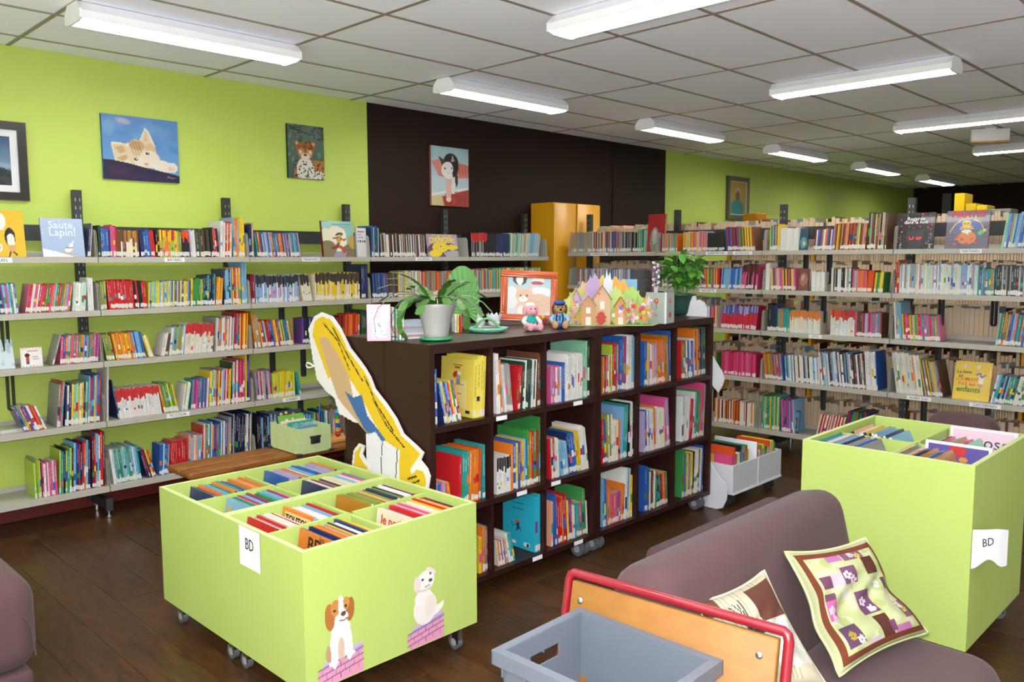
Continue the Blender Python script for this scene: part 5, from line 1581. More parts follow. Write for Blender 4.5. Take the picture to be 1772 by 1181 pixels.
for (x, y, z, c, kind) in ((.0, -.06, .055, '#c8222a', 's'), (.0, -.06, .085, '#e0b030', 'c'), (.0, -.06, .11, '#2f57b0', 'c'), (.0, -.06, .14, '#e6c23a', 'c'), (.0, -.06, .17, '#2f9a52', 'c'), (.0, -.06, .195, '#3f78c8', 's'), (.085, .035, .06, '#c8222a', 's'), (.085, .035, .095, '#2fa08c', 'c')):
    m = MB()
    if kind == 's': m.ell((x, y, z), .018, lin(c), M=T(bm_))
    else: m.cyl((x, y, z - .013), (x, y, z + .013), .015, n=12, col=lin(c), M=T(bm_))
    m.build('bead', M['gloss'], root)
m = MB(); m.cyl((0, -.06, .035), (0, -.06, .21), .003, n=6, col=lin('#888888'), M=T(bm_)); m.build('post', M['gloss'], root)

# ------------------------------------------------------------------ things on top of the dark bookcase
ZT = BTOP + .0005
def top_at(px, py): return on_z(px, py, ZT)
def leaf_mesh(m, p0, d, n_, L, W, mt=0, bend=0.0, col=None):
    """pointed oval leaf from p0 along d, with normal n_"""
    d = Vector(d).normalized(); n_ = Vector(n_); s = d.cross(n_)
    s = s.normalized() if s.length > 1e-6 else d.orthogonal().normalized()
    n_ = s.cross(d).normalized()
    prof = [(0, .08), (.2, .75), (.45, 1.0), (.7, .8), (.9, .35), (1, .02)]
    vs = []
    for t_, w in prof:
        c = Vector(p0) + d * (L * t_) - n_ * (bend * L * t_ * t_)
        vs += [tuple(c - s * (W * w / 2) + n_ * W * .08), tuple(c - n_ * 0), tuple(c + s * (W * w / 2) + n_ * W * .08)]
    fs = []
    for k in range(len(prof) - 1):
        b = 3 * k; fs += [(b, b + 1, b + 4, b + 3), (b + 1, b + 2, b + 5, b + 4)]
    m.add(vs, fs, col, mt, None, True)
# grey pot with a drooping leaf cactus
pc = top_at(755, 589)
root = thing('potted_cactus', 'drooping green leaf cactus in a grey plastic pot on a green saucer', 'plant', pc)
m = MB(); m.lathe([(.0, .004), (.07, .004), (.076, .014), (.072, .014), (.066, .009), (0, .009)], 28, M=T(pc)); m.build('saucer', M['saucer'], root)
m = MB(); m.lathe([(0, .0095), (.053, .0095), (.056, .03), (.066, .085), (.083, .135), (.090, .155), (.091, .165), (.087, .168), (.083, .163), (.078, .13), (.0, .125)], 32, M=T(pc)); m.build('pot', M['pot_grey'], root)
m = MB(); m.lathe([(.0, .146), (.080, .142)], 24, M=T(pc)); m.build('soil', M['soil'], root)
rl = random.Random(3)
stems = [(-1, .15, .22, 1.0), (-.9, -.3, .27, .9), (-.95, .05, .3, .75), (-.7, -.6, .24, .8), (-.5, .2, .2, 1.5), (-.15, -.1, .2, 1.8), (.2, -.5, .16, .9), (.6, -.35, .2, .9), (.9, -.1, .2, .9), (.8, -.6, .2, .6), (.3, .4, .18, 1.3), (-.3, .5, .2, 1.2), (-.6, -.5, .19, .6), (.5, .3, .22, 1.1), (-.2, -.7, .15, .7), (.1, -.2, .17, 1.5), (-.85, -.1, .19, 1.3), (.7, -.2, .15, 1.4), (-1, -.15, .2, .55), (-.8, -.45, .16, .5), (1, -.3, .17, .6), (.45, -.6, .14, .8), (-.4, -.6, .2, 1.0), (-1, .3, .17, .8)]
for k, (dx, dy, L, up) in enumerate(stems):
    # image right/left: dx along the camera's right, dy away from the camera
    hd = (Vector((RGT.x, RGT.y, 0)) * dx + Vector((FWD.x, FWD.y, 0)) * dy).normalized()
    p = pc + Vector((0, 0, .15)) + hd * .02; el = math.radians(46 + 26 * (up - 1)); nseg = int(L / .045) + 1
    m = MB()
    for s_ in range(nseg):
        if p.z < ZT + .05: el = max(el, math.radians(2))
        d = hd * math.cos(el) + Vector((0, 0, 1)) * math.sin(el)
        nn = -hd * math.sin(el) + Vector((0, 0, 1)) * math.cos(el)
        side = d.cross(nn).normalized(); Lg = .058; W = .046
        # jagged flat segment
        vs = []
        for t_, w in ((0, .3), (.22, .85), (.3, .66), (.52, 1.0), (.6, .8), (.85, .9), (1.0, .35)):
            c = p + d * Lg * t_; vs += [tuple(c - side * W * w / 2), tuple(c + nn * .003), tuple(c + side * W * w / 2)]
        fs = []
        for q in range(6): b = 3 * q; fs += [(b, b + 1, b + 4, b + 3), (b + 1, b + 2, b + 5, b + 4)]
        m.add(vs, fs, None, 0, None, True)
        p = p + d * Lg * .95; el -= math.radians(rl.uniform(16, 30) / max(.7, up)); hd = (hd + Vector((rl.uniform(-.1, .1), rl.uniform(-.1, .1), 0))).normalized()
    m.build('stem', M['leaf'], root)
for q in (-.03, .035): m = MB(); m.cyl(tuple(pc + Vector((q, -.05, .14))), tuple(pc + Vector((q - .004, -.05, .195))), .0022, n=6); m.build('stake', mat('stake', '#c9a070', .6), root)
# pleated fan leaf
fp = top_at(806, 566)
m = MB(); n = 40; vs = [tuple(fp + Vector((0, 0, .03)))]; fs = []
hd = Vector((RGT.x, RGT.y, 0)).normalized(); fd = Vector((FWD.x, FWD.y, 0)).normalized()
for i in range(n + 1):
    th = math.radians(-118 + 236 * i / n); R_ = .13 + .115 * max(0, math.cos(th * .95 + .15)) ** 1.6
    for rr_ in (.5, 1.0):
        pl = (.007 if i % 2 else -.007) * rr_
        q = fp + hd * (math.sin(th) * R_ * rr_ * .62 - .01) + Vector((0, 0, .085 + math.cos(th) * R_ * rr_)) + fd * (pl + .05 * rr_ * math.cos(th)); vs.append(tuple(q))
for v_ in range(len(vs)): vs[v_] = (vs[v_][0], vs[v_][1], max(vs[v_][2], ZT + .001))
vs[0] = tuple(fp + Vector((0, 0, .08)))
for i in range(n):
    b = 1 + 2 * i; fs += [(0, b, b + 2), (b, b + 1, b + 3, b + 2)]
root = thing('fan_leaf', 'large green pleated fan leaf standing behind the teal tray', 'leaf', fp)
m.add(vs, fs); m.build('blade', M['fan'], root)
m = MB(); m.tube([tuple(fp + Vector((0, 0, .0045))), tuple(fp + Vector((0, 0, .05))), tuple(fp + Vector((0, 0, .085)))], .004, 6); m.build('stalk', M['fan'], root)
# pink game box, booklets
bp = top_at(655, 590)
def upright_box(name, label, cat, px, py, w, h, t, col, rz, art=None, texts=(), group=None, tilt=0):
    p = top_at(px, py); root = thing(name, label, cat, p, group); Mx = T(p) @ RZ(rz) @ RX(-tilt)
    m = MB(); m.M = Mx; m.rbox(-w / 2, w / 2, 0, t, .0005, h, .002, 1, lin(col), smooth=False); m.build('case', M['gloss'], root)
    if art: m = MB(); m.M = Mx; art.mesh_into(m, w * .97, h * .97, T(0, -.0007, h * .015)); m.build('front_print', M['gloss'], root)
    if texts:
        m = MB(); m.M = Mx
        for (t_, s_, u, v, c, b) in texts: text_mb(t_, s_, T((u - .5) * w, -.0013, v * h), lin(c), m, bold=b)
        m.build('lettering', M['print'], root)
    return root
a = Art(36, 44, '#e9a3bb'); a.rect(.2, .06, .8, .62, '#f0e9ea'); a.ell(.5, .42, .14, .11, '#c3d6e6'); a.line([(.5, .42), (.5, .5)], .015, '#3f5a9a'); a.line([(.5, .42), (.6, .4)], .015, '#3f5a9a'); a.speckle(rr, 26, '#4a5a66', (.012, .02), (.22, .08, .78, .3))
upright_box('game_box', 'pink card box with a clock picture beside the grey pot', 'box', 656, 591, .105, .165, .05, '#e29ab3', -38, a, (('MOTS', .03, .5, .8, '#f4dfe6', .0006),))
for k, (px, c) in enumerate(((681, 'white'), (687, 'mint'), (693, 'white'), (698, 'palemint'))):
    p = top_at(px, 589); m = MB(); book_geom(m, .008, .15 - .008 * k, .1, jit(lin(CN[c])), None, lin('#d87a9a'), False); o = m.build('booklet', M['book']); o.location = p; o.rotation_euler = (0, 0, math.radians(-20)); tag(o, 'thin %s booklet standing beside the pink game box' % CNAME.get(c, c), 'booklet', 'booklets by the pink game box')
p0 = top_at(716, 586)
for k in range(9):
    m = MB(); t_ = .0095; m.box(-.055, .055, -.04, .04, 0, t_ - .001, jit(lin(rr.choice(['#e6e4e0', '#dfe6ea', '#e8e2da', '#cfe0ee'])), .05)); m.box(-.056, .056, -.041, -.0405, .0, t_ - .0005, lin(rr.choice(['#b8c8d8', '#e8e6e2', '#c9a0a0'])))
    o = m.build('booklet', M['book']); o.location = p0 + Vector((rr.uniform(-.004, .004), .02, .0005 + k * t_)); o.rotation_euler = (0, 0, math.radians(-15 + rr.uniform(-4, 4))); tag(o, 'thin white booklet in the pile behind the grey pot', 'booklet', 'pile of booklets by the grey pot')
for k, (px, c, hh) in enumerate(((789, 'white', .09), (793, 'yellow', .09), (798, 'red', .085))):
    p = top_at(px, 576); m = MB(); book_geom(m, .009, hh, .08, lin(CN[c]), None, None, False); o = m.build('booklet', M['book']); o.location = p; o.rotation_euler = (0, 0, math.radians(-30)); tag(o, 'small %s booklet standing between grey pot and teal tray' % c, 'booklet')
# teal tray with sand, cockatoo, lotus
tc_ = top_at(843, 575)
root = thing('teal_tray', 'oval teal dish filled with sand on the dark bookcase', 'tray', tc_)
E2 = Matrix.Diagonal((1.0, .72, 1, 1)); Mt = T(tc_) @ RZ(-45) @ E2
m = MB(); m.lathe([(0, .0005), (.075, .0005), (.098, .012), (.108, .024), (.104, .024), (.094, .014), (0, .008)], 32, M=Mt); m.build('dish', mat('teal_dish', '#7fcdb4', .3), root)
m = MB(); m.lathe([(0, .024), (.06, .022), (.092, .0145)], 24, M=Mt); m.build('sand', mat('sand', '#b39672', .95, (80, '#8f7552', 1.0)), root)
m = MB(); m.tube([tuple(Mt @ Vector((-.07 + .14 * i / 12, -.06, .016 + .055 * math.sin(math.pi * i / 12)))) for i in range(13)], .006, 8); m.build('handle', mat('dark_green_plastic', '#3f8a4a', .4), root)
bq = tc_ + hd * -.035 + Vector((0, 0, .024))
root = thing('cockatoo_figure', 'small white cockatoo figurine with a yellow crest in the teal tray', 'figurine', bq)
m = MB(); m.ell((0, 0, .028), (.019, .022, .026), M=T(bq)); m.ell((0, 0, .06), (.014, .014, .016), M=T(bq)); m.cyl((0, 0, 0), (0, 0, .012), .012, n=10, M=T(bq)); m.build('body', M['white_board'], root)
m = MB()
for k in range(5): m.cyl((0, 0, .07), ((k - 2) * .006, .002, .09 - abs(k - 2) * .003), .005, .001, 6, M=T(bq) @ RZ(-45))
m.build('crest', mat('crest_yellow', '#e6c22a', .6), root)
m = MB(); m.cyl((0, -.012, .06), (0, -.024, .054), .005, .001, 6, M=T(bq) @ RZ(45)); m.build('beak', M['ink'], root)
m = MB(); m.box(.012, .02, -.01, .014, .012, .04, M=T(bq) @ RZ(-20) @ RX(15)); m.build('wing', M['hub'], root)
lq = tc_ + hd * .035 + fd * .01 + Vector((0, 0, .025))
root = thing('lotus_candle', 'white lotus flower shaped candle holder in the teal tray', 'candle holder', lq)
m = MB(); m.ell((0, 0, .022), (.03, .03, .021), M=T(lq)); m.build('bowl', M['white_board'], root)
for ring, (nr, R_, zz, L) in enumerate(((10, .020, .014, .055), (8, .012, .02, .055))):
    for k in range(nr):
        t_ = 2 * math.pi * (k + .5 * ring) / nr; d = Vector((math.cos(t_) * .5, math.sin(t_) * .5, .8))
        m = MB(); leaf_mesh(m, lq + Vector((math.cos(t_) * R_, math.sin(t_) * R_, zz)), d, Vector((-math.cos(t_), -math.sin(t_), .6)), L, .026, bend=-.15); m.build('petal', M['white_board'], root)
# orange framed kitten photograph
fpv = top_at(914, 561)
root = thing('photo_frame', 'orange framed photograph of a ginger kitten', 'photo frame', fpv)
Mx = T(fpv) @ RZ(-40) @ RX(-12) @ RY(3)
W_, H_, b_ = .325, .29, .04
m = MB(); m.M = Mx @ T(0, 0, .012)
for (x0_, x1_, z0_, z1_) in ((-W_ / 2, W_ / 2, 0, b_), (-W_ / 2, W_ / 2, H_ - b_, H_), (-W_ / 2, -W_ / 2 + b_, b_, H_ - b_), (W_ / 2 - b_, W_ / 2, b_, H_ - b_)):
    m.rbox(x0_, x1_, -.016, .0, z0_, z1_, .005, 2)
    m.rbox(x0_ + .01, x1_ - .01, -.021, -.014, z0_ + .01, z1_ - .01, .003, 1)
m.build('frame', mat('orange_wood', '#d4622a', .35, (9, '#c4551f', .8)), root)
a = Art(56, 44, '#c9d6dc').vgrad('#a8c9d4', '#cfd2d4')
a.ell(.28, .95, .16, .16, '#4a4a4a'); a.ell(.28, .93, .08, .14, '#e6e6e6'); a.ell(.70, .92, .14, .1, '#e8e4e0'); a.ell(.68, .86, .14, .05, '#b5545a'); a.ell(.1, .45, .16, .3, '#dcdfe2'); a.ell(.75, .62, .25, .14, '#e6e6e8')
a.ell(.70, .3, .35, .28, '#d8b7a4'); a.ell(.42, .2, .22, .2, '#dcc0ae'); a.ell(.40, .5, .2, .19, '#dcb49e'); a.poly([(.22, .6), (.20, .82), (.36, .66)], '#dcbcaa'); a.poly([(.44, .66), (.56, .84), (.58, .58)], '#dcbcaa'); a.ell(.36, .42, .1, .08, '#f0e4dc'); a.ell(.31, .51, .024, .03, '#4f6a78'); a.ell(.45, .51, .024, .03, '#4f6a78'); a.ell(.36, .44, .02, .014, '#c98a80')
for k in range(8): a.line([(.5 + k * .06, .42 - k * .01), (.56 + k * .05, .26)], .006, '#b98a72', .6)
a.ell(.36, .12, .12, .12, '#ece2da')
m = MB(); a.mesh_into(m, W_ - 2 * b_ + .004, H_ - 2 * b_ + .004, Mx @ T(0, -.006, b_ + .01)); m.build('photograph', M['print'], root)
m = MB(); m.M = Mx; m.box(-W_ / 2 + .01, W_ / 2 - .01, -.003, .002, .02, H_); m.build('backing', M['bench'], root)
q0 = Mx @ Vector((0, .002, .17)); q1 = Vector((fpv.x, fpv.y, 0)) + fd * .12 + Vector((0, 0, ZT + .001))
m = MB(); m.cyl(tuple(q0), tuple(q1), .006, n=6); m.build('strut', M['bench'], root)
# soft toys
def plush(label, px, py, skin, shirt, trousers, hat, ears, kind, rz=-45):
    p = top_at(px, py); root = thing('soft_toy', label, 'soft toy', p); Mx = T(p) @ RZ(rz) @ Matrix.Scale(1.0, 4)
    S = lambda nm, f, c: (lambda m: (setattr(m, 'M', Mx), f(m), m.build(nm, M['matte'], root)))(MB())
    S('body', lambda m: (m.ell((0, 0, .042), (.034, .028, .044), lin(shirt)), m.ell((0, -.002, .02), (.036, .032, .02), lin(trousers))), 0)
    S('head', lambda m: (m.ell((0, -.004, .104), (.031, .03, .031), lin(skin)), m.ell((.004, -.03, .095), (.017, .016, .014), lin(skin))), 0)
    if kind == 'dog': S('nose', lambda m: m.ell((.004, -.046, .1), (.008, .006, .006), lin('#201a18')), 0)
    else: S('snout', lambda m: (m.ell((.004, -.046, .096), (.011, .004, .010), lin('#e6a0b0')), m.ell((0, -.05, .097), (.002, .002, .003), lin('#7a3a4a')), m.ell((.008, -.05, .097), (.002, .002, .003), lin('#7a3a4a'))), 0)
    for sx in (-1, 1):
        S('eye', lambda m: m.ell((sx * .012 + .002, -.032, .112), (.0035, .003, .0035), lin('#151515')), 0)
        S('ear', lambda m: m.ell((sx * .033, .0, .1), (.009, .014, .026), lin(ears), M=None), 0)
        S('arm', lambda m: m.tube([(sx * .028, -.004, .066), (sx * .045, -.018, .046), (sx * .038, -.038, .034)], [.012, .012, .012], 8, col=lin(shirt)), 0)
        S('paw', lambda m: m.ell((sx * .036, -.042, .032), (.013, .013, .012), lin(skin)), 0)
        S('leg', lambda m: m.tube([(sx * .016, -.016, .016), (sx * .024, -.045, .015), (sx * .026, -.062, .016)], [.016, .015, .014], 8, col=lin(trousers if kind == 'dog' else skin)), 0)
        S('foot', lambda m: m.ell((sx * .026, -.07, .022), (.017, .013, .021), lin(skin)), 0)
    if kind == 'dog':
        S('cap', lambda m: (m.ell((0, 0, .134), (.033, .033, .012), lin(hat)), m.cyl((0, 0, .122), (0, 0, .134), .027, n=16, col=lin('#1c1c22')), m.ell((0, -.03, .124), (.024, .018, .004), lin('#1c1c22'))), 0)
        S('straps', lambda m: [m.tube([(s * .014, -.02, .075), (s * .018, -.029, .05), (s * .014, -.032, .03)], .004, 6, col=lin('#22222a')) for s in (-1, 1)], 0)
        S('tie', lambda m: m.box(-.006, .006, -.031, -.027, .04, .07, lin('#2f57b0')), 0)
    else:
        S('cap', lambda m: (m.ell((0, .006, .124), (.03, .028, .02), lin(hat)), m.box(-.005, .005, -.0195, -.017, .124, .128, lin('#c8302c'))), 0)
        S('apron', lambda m: m.ell((0, -.006, .05), (.029, .025, .034), lin('#2fa89c')), 0)
    return root
plush('pink pig soft toy with white nurse cap and teal apron', 918, 572, '#e2a3ae', '#dfe4e2', '#e6e4e4', '#ecdcd8', '#e0a0aa', 'pig', -25)
plush('brown dog soft toy with a blue police cap and shirt', 968, 568, '#b99468', '#86b9dc', '#3a5c9c', '#2f57a8', '#6a4630', 'dog', -45)
bq = top_at(945, 566)
m = MB(); m.ell((0, .03, .03), (.022, .02, .028), lin('#b5302c'), M=T(bq)); m.ell((.012, .03, .034), (.014, .02, .02), lin('#33509a'), M=T(bq)); m.ell((-.004, .02, .05), (.012, .012, .012), lin('#d8b23a'), M=T(bq)); o = m.build('rag_toy', M['matte'], origin=tuple(bq)); tag(o, 'small red and blue rag toy between the pig and dog', 'soft toy')
# pop-up paper village
vp = top_at(1048, 563)
root = thing('popup_village', 'colourful pop-up paper village of houses, leaves and flowers', 'paper model', vp)
Mv = T(vp) @ RZ(-45)
m = MB(); m.M = Mv; m.prism([(-.23, -.05), (.25, -.07), (.30, .05), (.2, .16), (-.18, .16), (-.26, .04)], .0005, .003, lin('#a9c47a')); m.build('base_sheet', M['print'], root)
def card(nm, pts, y, c, dz=0):
    m = MB(); m.M = Mv; m.prism([(x, z) for x, z in pts], 0, .003, lin(c), M=T(0, y, .0035 + dz) @ RX(90)); return m.build(nm, M['print'], root)
card('sky_card', [(.03, .12), (.19, .12), (.19, .245), (.03, .245)], .12, '#7fb2d8')
bush = lambda cx, w, h, n=9, seed=0: [(cx + w * math.cos(t_) * (1 + .16 * math.sin(9 * t_ + seed)), max(0.0, h * .5 + h * .5 * math.sin(t_) * (1 + .14 * math.sin(11 * t_ + seed)))) for t_ in [2 * math.pi * i / 44 for i in range(44)]]
for (cx, w, h, y, c) in ((-.15, .07, .19, .08, '#b9c86a'), (-.08, .09, .24, .10, '#d8b58c'), (-.02, .08, .26, .11, '#e6c86a'), (.07, .10, .25, .09, '#e6a848'), (.15, .07, .20, .07, '#a9cc6a'), (-.19, .045, .15, .03, '#c9d47a'), (.2, .06, .12, .02, '#c2b06a'), (.06, .05, .20, .03, '#b9d47c'), (-.1, .05, .17, .05, '#c2a4cf'), (-.06, .05, .27, .07, '#b49ac8'), (.02, .035, .28, .075, '#d8e0e4')):
    card('leaf_card', bush(cx, w, h, seed=cx * 30), y, c)
for (x, w, h, y, wall, roof) in ((-.10, .075, .16, -.035, '#c99a6a', '#d8a43a'), (-.02, .09, .21, .0, '#d8b08a', '#d89a3a'), (-.16, .05, .19, .03, '#d0a8c8', '#b58ab8'), (.08, .06, .15, -.01, '#d8a05a', '#c27a3a')):
    card('house_front', [(x - w / 2, 0), (x + w / 2, 0), (x + w / 2, h * .7), (x, h), (x - w / 2, h * .7)], y, wall)
    m = MB(); m.M = Mv
    m.add([(x - w * .62, y - .014, h * .66), (x, y - .014, h * 1.04), (x, y + .03, h * 1.04), (x - w * .62, y + .03, h * .66)], [(0, 1, 2, 3)], lin(roof)); m.add([(x + w * .62, y - .014, h * .66), (x, y - .014, h * 1.04), (x, y + .03, h * 1.04), (x + w * .62, y + .03, h * .66)], [(3, 2, 1, 0)], lin(roof)); m.build('house_roof', M['print'], root)
    m = MB(); m.M = Mv; m.box(x - .012, x + .012, y - .006, y - .0042, h * .42, h * .62, lin('#eae6d8')); m.box(x - .014, x + .014, y - .006, y - .0042, .004, h * .3, lin('#efe2d2')); m.build('house_window', M['print'], root)
card('red_door', bush(-.03, .026, .075), -.045, '#c0392c')
for k in range(95):
    x, z, y = rr.uniform(-.2, .24), rr.uniform(.012, .24) * rr.uniform(.4, 1), rr.uniform(-.055, .06)
    if -.15 < x < .03 and z < .16 and y < .0: x = rr.choice([-.19, -.17, .08, .12, .16, .2, .23])
    if z > .20 - abs(x) * .5: z *= .6
    m = MB(); m.M = Mv; r0 = rr.uniform(.005, .014); m.prism([(r0 * (1 + .35 * math.cos(5 * t_)) * math.cos(t_), r0 * (1 + .35 * math.cos(5 * t_)) * math.sin(t_)) for t_ in [2 * math.pi * i / 20 for i in range(20)]], 0, .002, lin(rr.choice(['#d8607a', '#e0a0b4', '#c8483a', '#e6c84a', '#8a6ab8', '#e8e0d8', '#9ac24a', '#8fc46a', '#e08a4a'])), M=T(x, y, z) @ RX(90)); m.build('paper_flower', M['print'], root)
for k in range(34):
    x = rr.choice([rr.uniform(-.22, -.14), rr.uniform(.05, .24), rr.uniform(-.2, .22)]); m = MB(); m.M = Mv; leaf_mesh(m, (x, rr.uniform(.0, .05), .004), (rr.uniform(-.3, .3), 0, 1), (0, -1, 0), rr.uniform(.05, .17), rr.uniform(.014, .026), col=lin(rr.choice(['#9cc24c', '#b9d66a', '#7fb04a', '#e6b84a', '#d8c0d8', '#e8d8a0']))); m.build('paper_leaf', M['print'], root)
# dark frame, open grey book, bead decoration
p = top_at(1116, 550)
root = thing('dark_frame', 'dark brown framed picture standing behind the open book', 'picture', p)
m = MB(); m.M = T(p) @ RZ(-40) @ RX(-8); m.box(-.075, .075, 0, .015, .001, .3, lin('#1d1714')); m.build('panel', M['gloss'], root)
m = MB(); m.M = T(p) @ RZ(-40) @ RX(-8); m.box(.05, .068, -.004, -.0005, .001, .3, lin('#7a4c3a')); m.box(-.075, .075, -.003, -.0005, .292, .3, lin('#3a2a24')); m.build('edge_strip', M['gloss'], root)
m = MB(); m.M = T(p) @ RZ(-40) @ RX(-8); m.ell((-.01, -.002, .1), (.018, .0015, .022), lin('#5a3526')); m.build('motif', M['gloss'], root)
p = top_at(1150, 561)
root = thing('open_book', 'pale grey open book with red apple pictures standing on the bookcase', 'book', p)
for s, rz_ in ((-1, 12), (1, -78 - 12)):
    a = Art(26, 34, '#a9b3ae'); a.ell(.55, .72, .12, .09, '#c8503c'); a.line([(.55, .64), (.55, .5)], .018, '#7a6a4a'); a.ell(.55, .27, .16 if s > 0 else .08, .10 if s > 0 else .03, '#c04a3a' if s > 0 else '#b08a5a'); a.ell(.55, .73, .03, .03, '#eadfd0')
    m = MB(); Mx = T(p) @ RZ(rz_ if s > 0 else 0 - 8)
    w = .115; h = .175
    if s < 0:
        Mx = T(p) @ RZ(-80)
        m.M = Mx; m.box(-w, 0, .001, .006, .0005, h, lin('#9aa5a0')); m.build('cover', M['gloss'], root); m = MB(); a.mesh_into(m, w, h, Mx @ T(-w / 2, .0004, .0005)); m.build('cover_print', M['gloss'], root)
    else:
        Mx = T(p) @ RZ(8)
        m.M = Mx; m.box(.006, w + .006, .001, .006, .0005, h, lin('#9aa5a0')); m.build('cover', M['gloss'], root); m = MB(); a.mesh_into(m, w, h, Mx @ T(w / 2 + .006, .0004, .0005)); m.build('cover_print', M['gloss'], root)
m = MB(); m.box(-.003, .010, -.002, .003, .0005, .176, lin('#d8dee2'), M=T(p) @ RZ(-36)); m.build('spine', M['gloss'], root)
p = top_at(1143, 552) + Vector((.02, .05, 0))
root = thing('bead_bouquet', 'slim white vase with purple and white beads behind the open book', 'decoration', p)
m = MB(); m.lathe([(0, .0), (.02, .0), (.014, .08), (.012, .18), (.016, .19)], 14, M=T(p)); m.build('vase', M['white_board'], root)
for k in range(26):
    t_ = k * 1.1; z = .19 + k * .006; m = MB(); m.ell((.018 * math.cos(t_), .018 * math.sin(t_), z), .008, lin(rr.choice(['#e8e6ea', '#e8e6ea', '#8a6ab0', '#c9c0d8'])), M=T(p), n=8, m=6); m.build('bead', M['gloss'], root)
# leafy plant in a dark green pot
pc = top_at(1182, 546) + Vector((.02, .03, 0))
root = thing('potted_plant', 'bushy leafy plant in a dark green pot', 'plant', pc)
m = MB(); m.lathe([(0, .0005), (.06, .0005), (.072, .02), (.088, .09), (.096, .125), (.1, .128), (.1, .137), (.092, .137), (.088, .12), (0, .115)], 28, M=T(pc)); m.build('pot', M['pot_green'], root)
m = MB(); m.lathe([(0, .122), (.088, .12)], 20, M=T(pc)); m.build('soil', M['soil'], root)
rl = random.Random(8)
for k in range(24):
    t_ = 2 * math.pi * k / 24 + rl.uniform(-.2, .2); out = rl.uniform(.03, .15); hh = rl.uniform(.16, .29)
    tip = pc + Vector((math.cos(t_) * out, math.sin(t_) * out, .12 + hh)); base = pc + Vector((math.cos(t_) * .03, math.sin(t_) * .03, .12)); mid = (base + tip) / 2 + Vector((0, 0, .03))
    m = MB(); m.tube([tuple(base), tuple(mid), tuple(tip)], .0018, 5); st = m.build('stem', M['leaf2'], root)
    for q in range(6):
        f_ = .35 + .13 * q; pt = base.lerp(tip, f_) + Vector((0, 0, .02)); aa = rl.uniform(0, 6.28); d = Vector((math.cos(aa), math.sin(aa), rl.uniform(-.5, .35)))
        m = MB(); leaf_mesh(m, pt, d, (0, 0, 1), rl.uniform(.06, .095), rl.uniform(.042, .06), bend=.35); m.build('leaf', M['leaf2'], st)
# white rounded board fixed beyond the bookcase end
WXP = 4.542
q = lambda a, b: (on_x(a, b, WXP).y, max(.002, on_x(a, b, WXP).z))
pol = [q(1226, 884), q(1240, 884), q(1250, 880), q(1257, 866), q(1258, 848), q(1254, 836), q(1246, 829), (2.74, .33), (2.74, .82), q(1243, 680), q(1250, 668), q(1253, 657), q(1250, 646), (2.73, 1.0), (2.76, 1.2), q(1223, 548), q(1223, 534), q(1218, 524), q(1210, 519), q(1205, 521), q(1203, 512), q(1198, 513), q(1194, 524), q(1186, 545), (3.2, 1.2), (3.25, .6), (3.1, .002)]
m = MB(); m.prism(pol, WXP, WXP + .01, M=Matrix(((0, 0, 1, 0), (1, 0, 0, 0), (0, 1, 0, 0), (0, 0, 0, 1))))
o = m.build('white_panel', M['white_board']); tag(o, 'white board with rounded bulges at the end of the dark bookcase', 'board')

# ------------------------------------------------------------------ white book cart
c0 = on_z(1268, 858, .085); KX0, KY0 = max(4.565, c0.x), c0.y
KX1 = on_z(1347, 824, .085).x
KX1 = KX0 + max(.5, KX1 - KX0); KY1 = KY0 + .34
root = thing('book_cart', 'low white book cart on black castors beside the dark bookcase', 'cart', ((KX0 + KX1) / 2, (KY0 + KY1) / 2, 0))
kz0, kz1 = .085, .275
for nm, b in (('front_panel', (KX0, KX1, KY0, KY0 + .012)), ('rear_panel', (KX0, KX1, KY1 - .012, KY1)), ('end_panel', (KX0, KX0 + .012, KY0 + .012, KY1 - .012)), ('end_panel', (KX1 - .012, KX1, KY0 + .012, KY1 - .012))):
    m = MB(); m.box(*b, kz0, kz1); m.build(nm, M['white_board'], root)
kxm = (KX0 + KX1) / 2
m = MB(); m.box(KX0 + .012, KX1 - .012, KY0 + .012, KY1 - .012, kz0, kz0 + .012); m.build('floor_panel', M['white_board'], root)
m = MB(); m.rbox(kxm - .006, kxm + .006, KY0 + .0125, KY1 - .0125, kz0 + .0125, kz1 + .1, .004, 1); m.build('divider', M['white_board'], root)
m = MB(); m.box(kxm - .004, kxm + .004, KY0 - .004, KY0 - .0003, kz0, kz1); m.box(KX0, KX1, KY0 - .005, KY0 - .0003, kz0, kz0 + .014); m.build('edging', M['paper'], root)
for x in (KX0 + .06, KX1 - .06):
    for y in (KY0 + .06, KY1 - .06):
        m = MB(); m.cyl((x, y, .05), (x, y, kz0 - .0005), .012, n=8); c = m.build('castor', M['ink'], root)
        for s in (-.014, .014): m = MB(); m.cyl((x + s - .009, y, .032), (x + s + .009, y, .032), .032, n=16); m.build('wheel', M['ink'], c)
CART = []
def cart_books(x0, x1, names, h, where):
    x = x0; k = 0
    for cn in names:
        t_ = rr.uniform(.012, .022)
        if x + t_ > x1: break
        hh = h * rr.uniform(.85, 1.1); m = MB(); book_geom(m, t_, hh, .24, jit(lin(CN[cn])), None, jit(lin(CN[rr.choice(['yellow', 'pink', 'blue', 'white'])])), False, True)
        o = m.build('book', M['book']); o.location = (x + t_ / 2, KY0 + .02, kz0 + .0125); tag(o, '%s picture book standing in the white cart, %s' % (CNAME.get(cn, cn), where), 'picture book', 'picture books in the white cart'); CART.append(o); x += t_ + .0015; k += 1
cart_books(KX0 + .016, kxm - .008, ['pink', 'orangered', 'red', 'cream', 'white', 'black', 'teal', 'ltblue', 'purple', 'orange', 'green', 'yellow'], .27, 'compartment beside the bookcase')
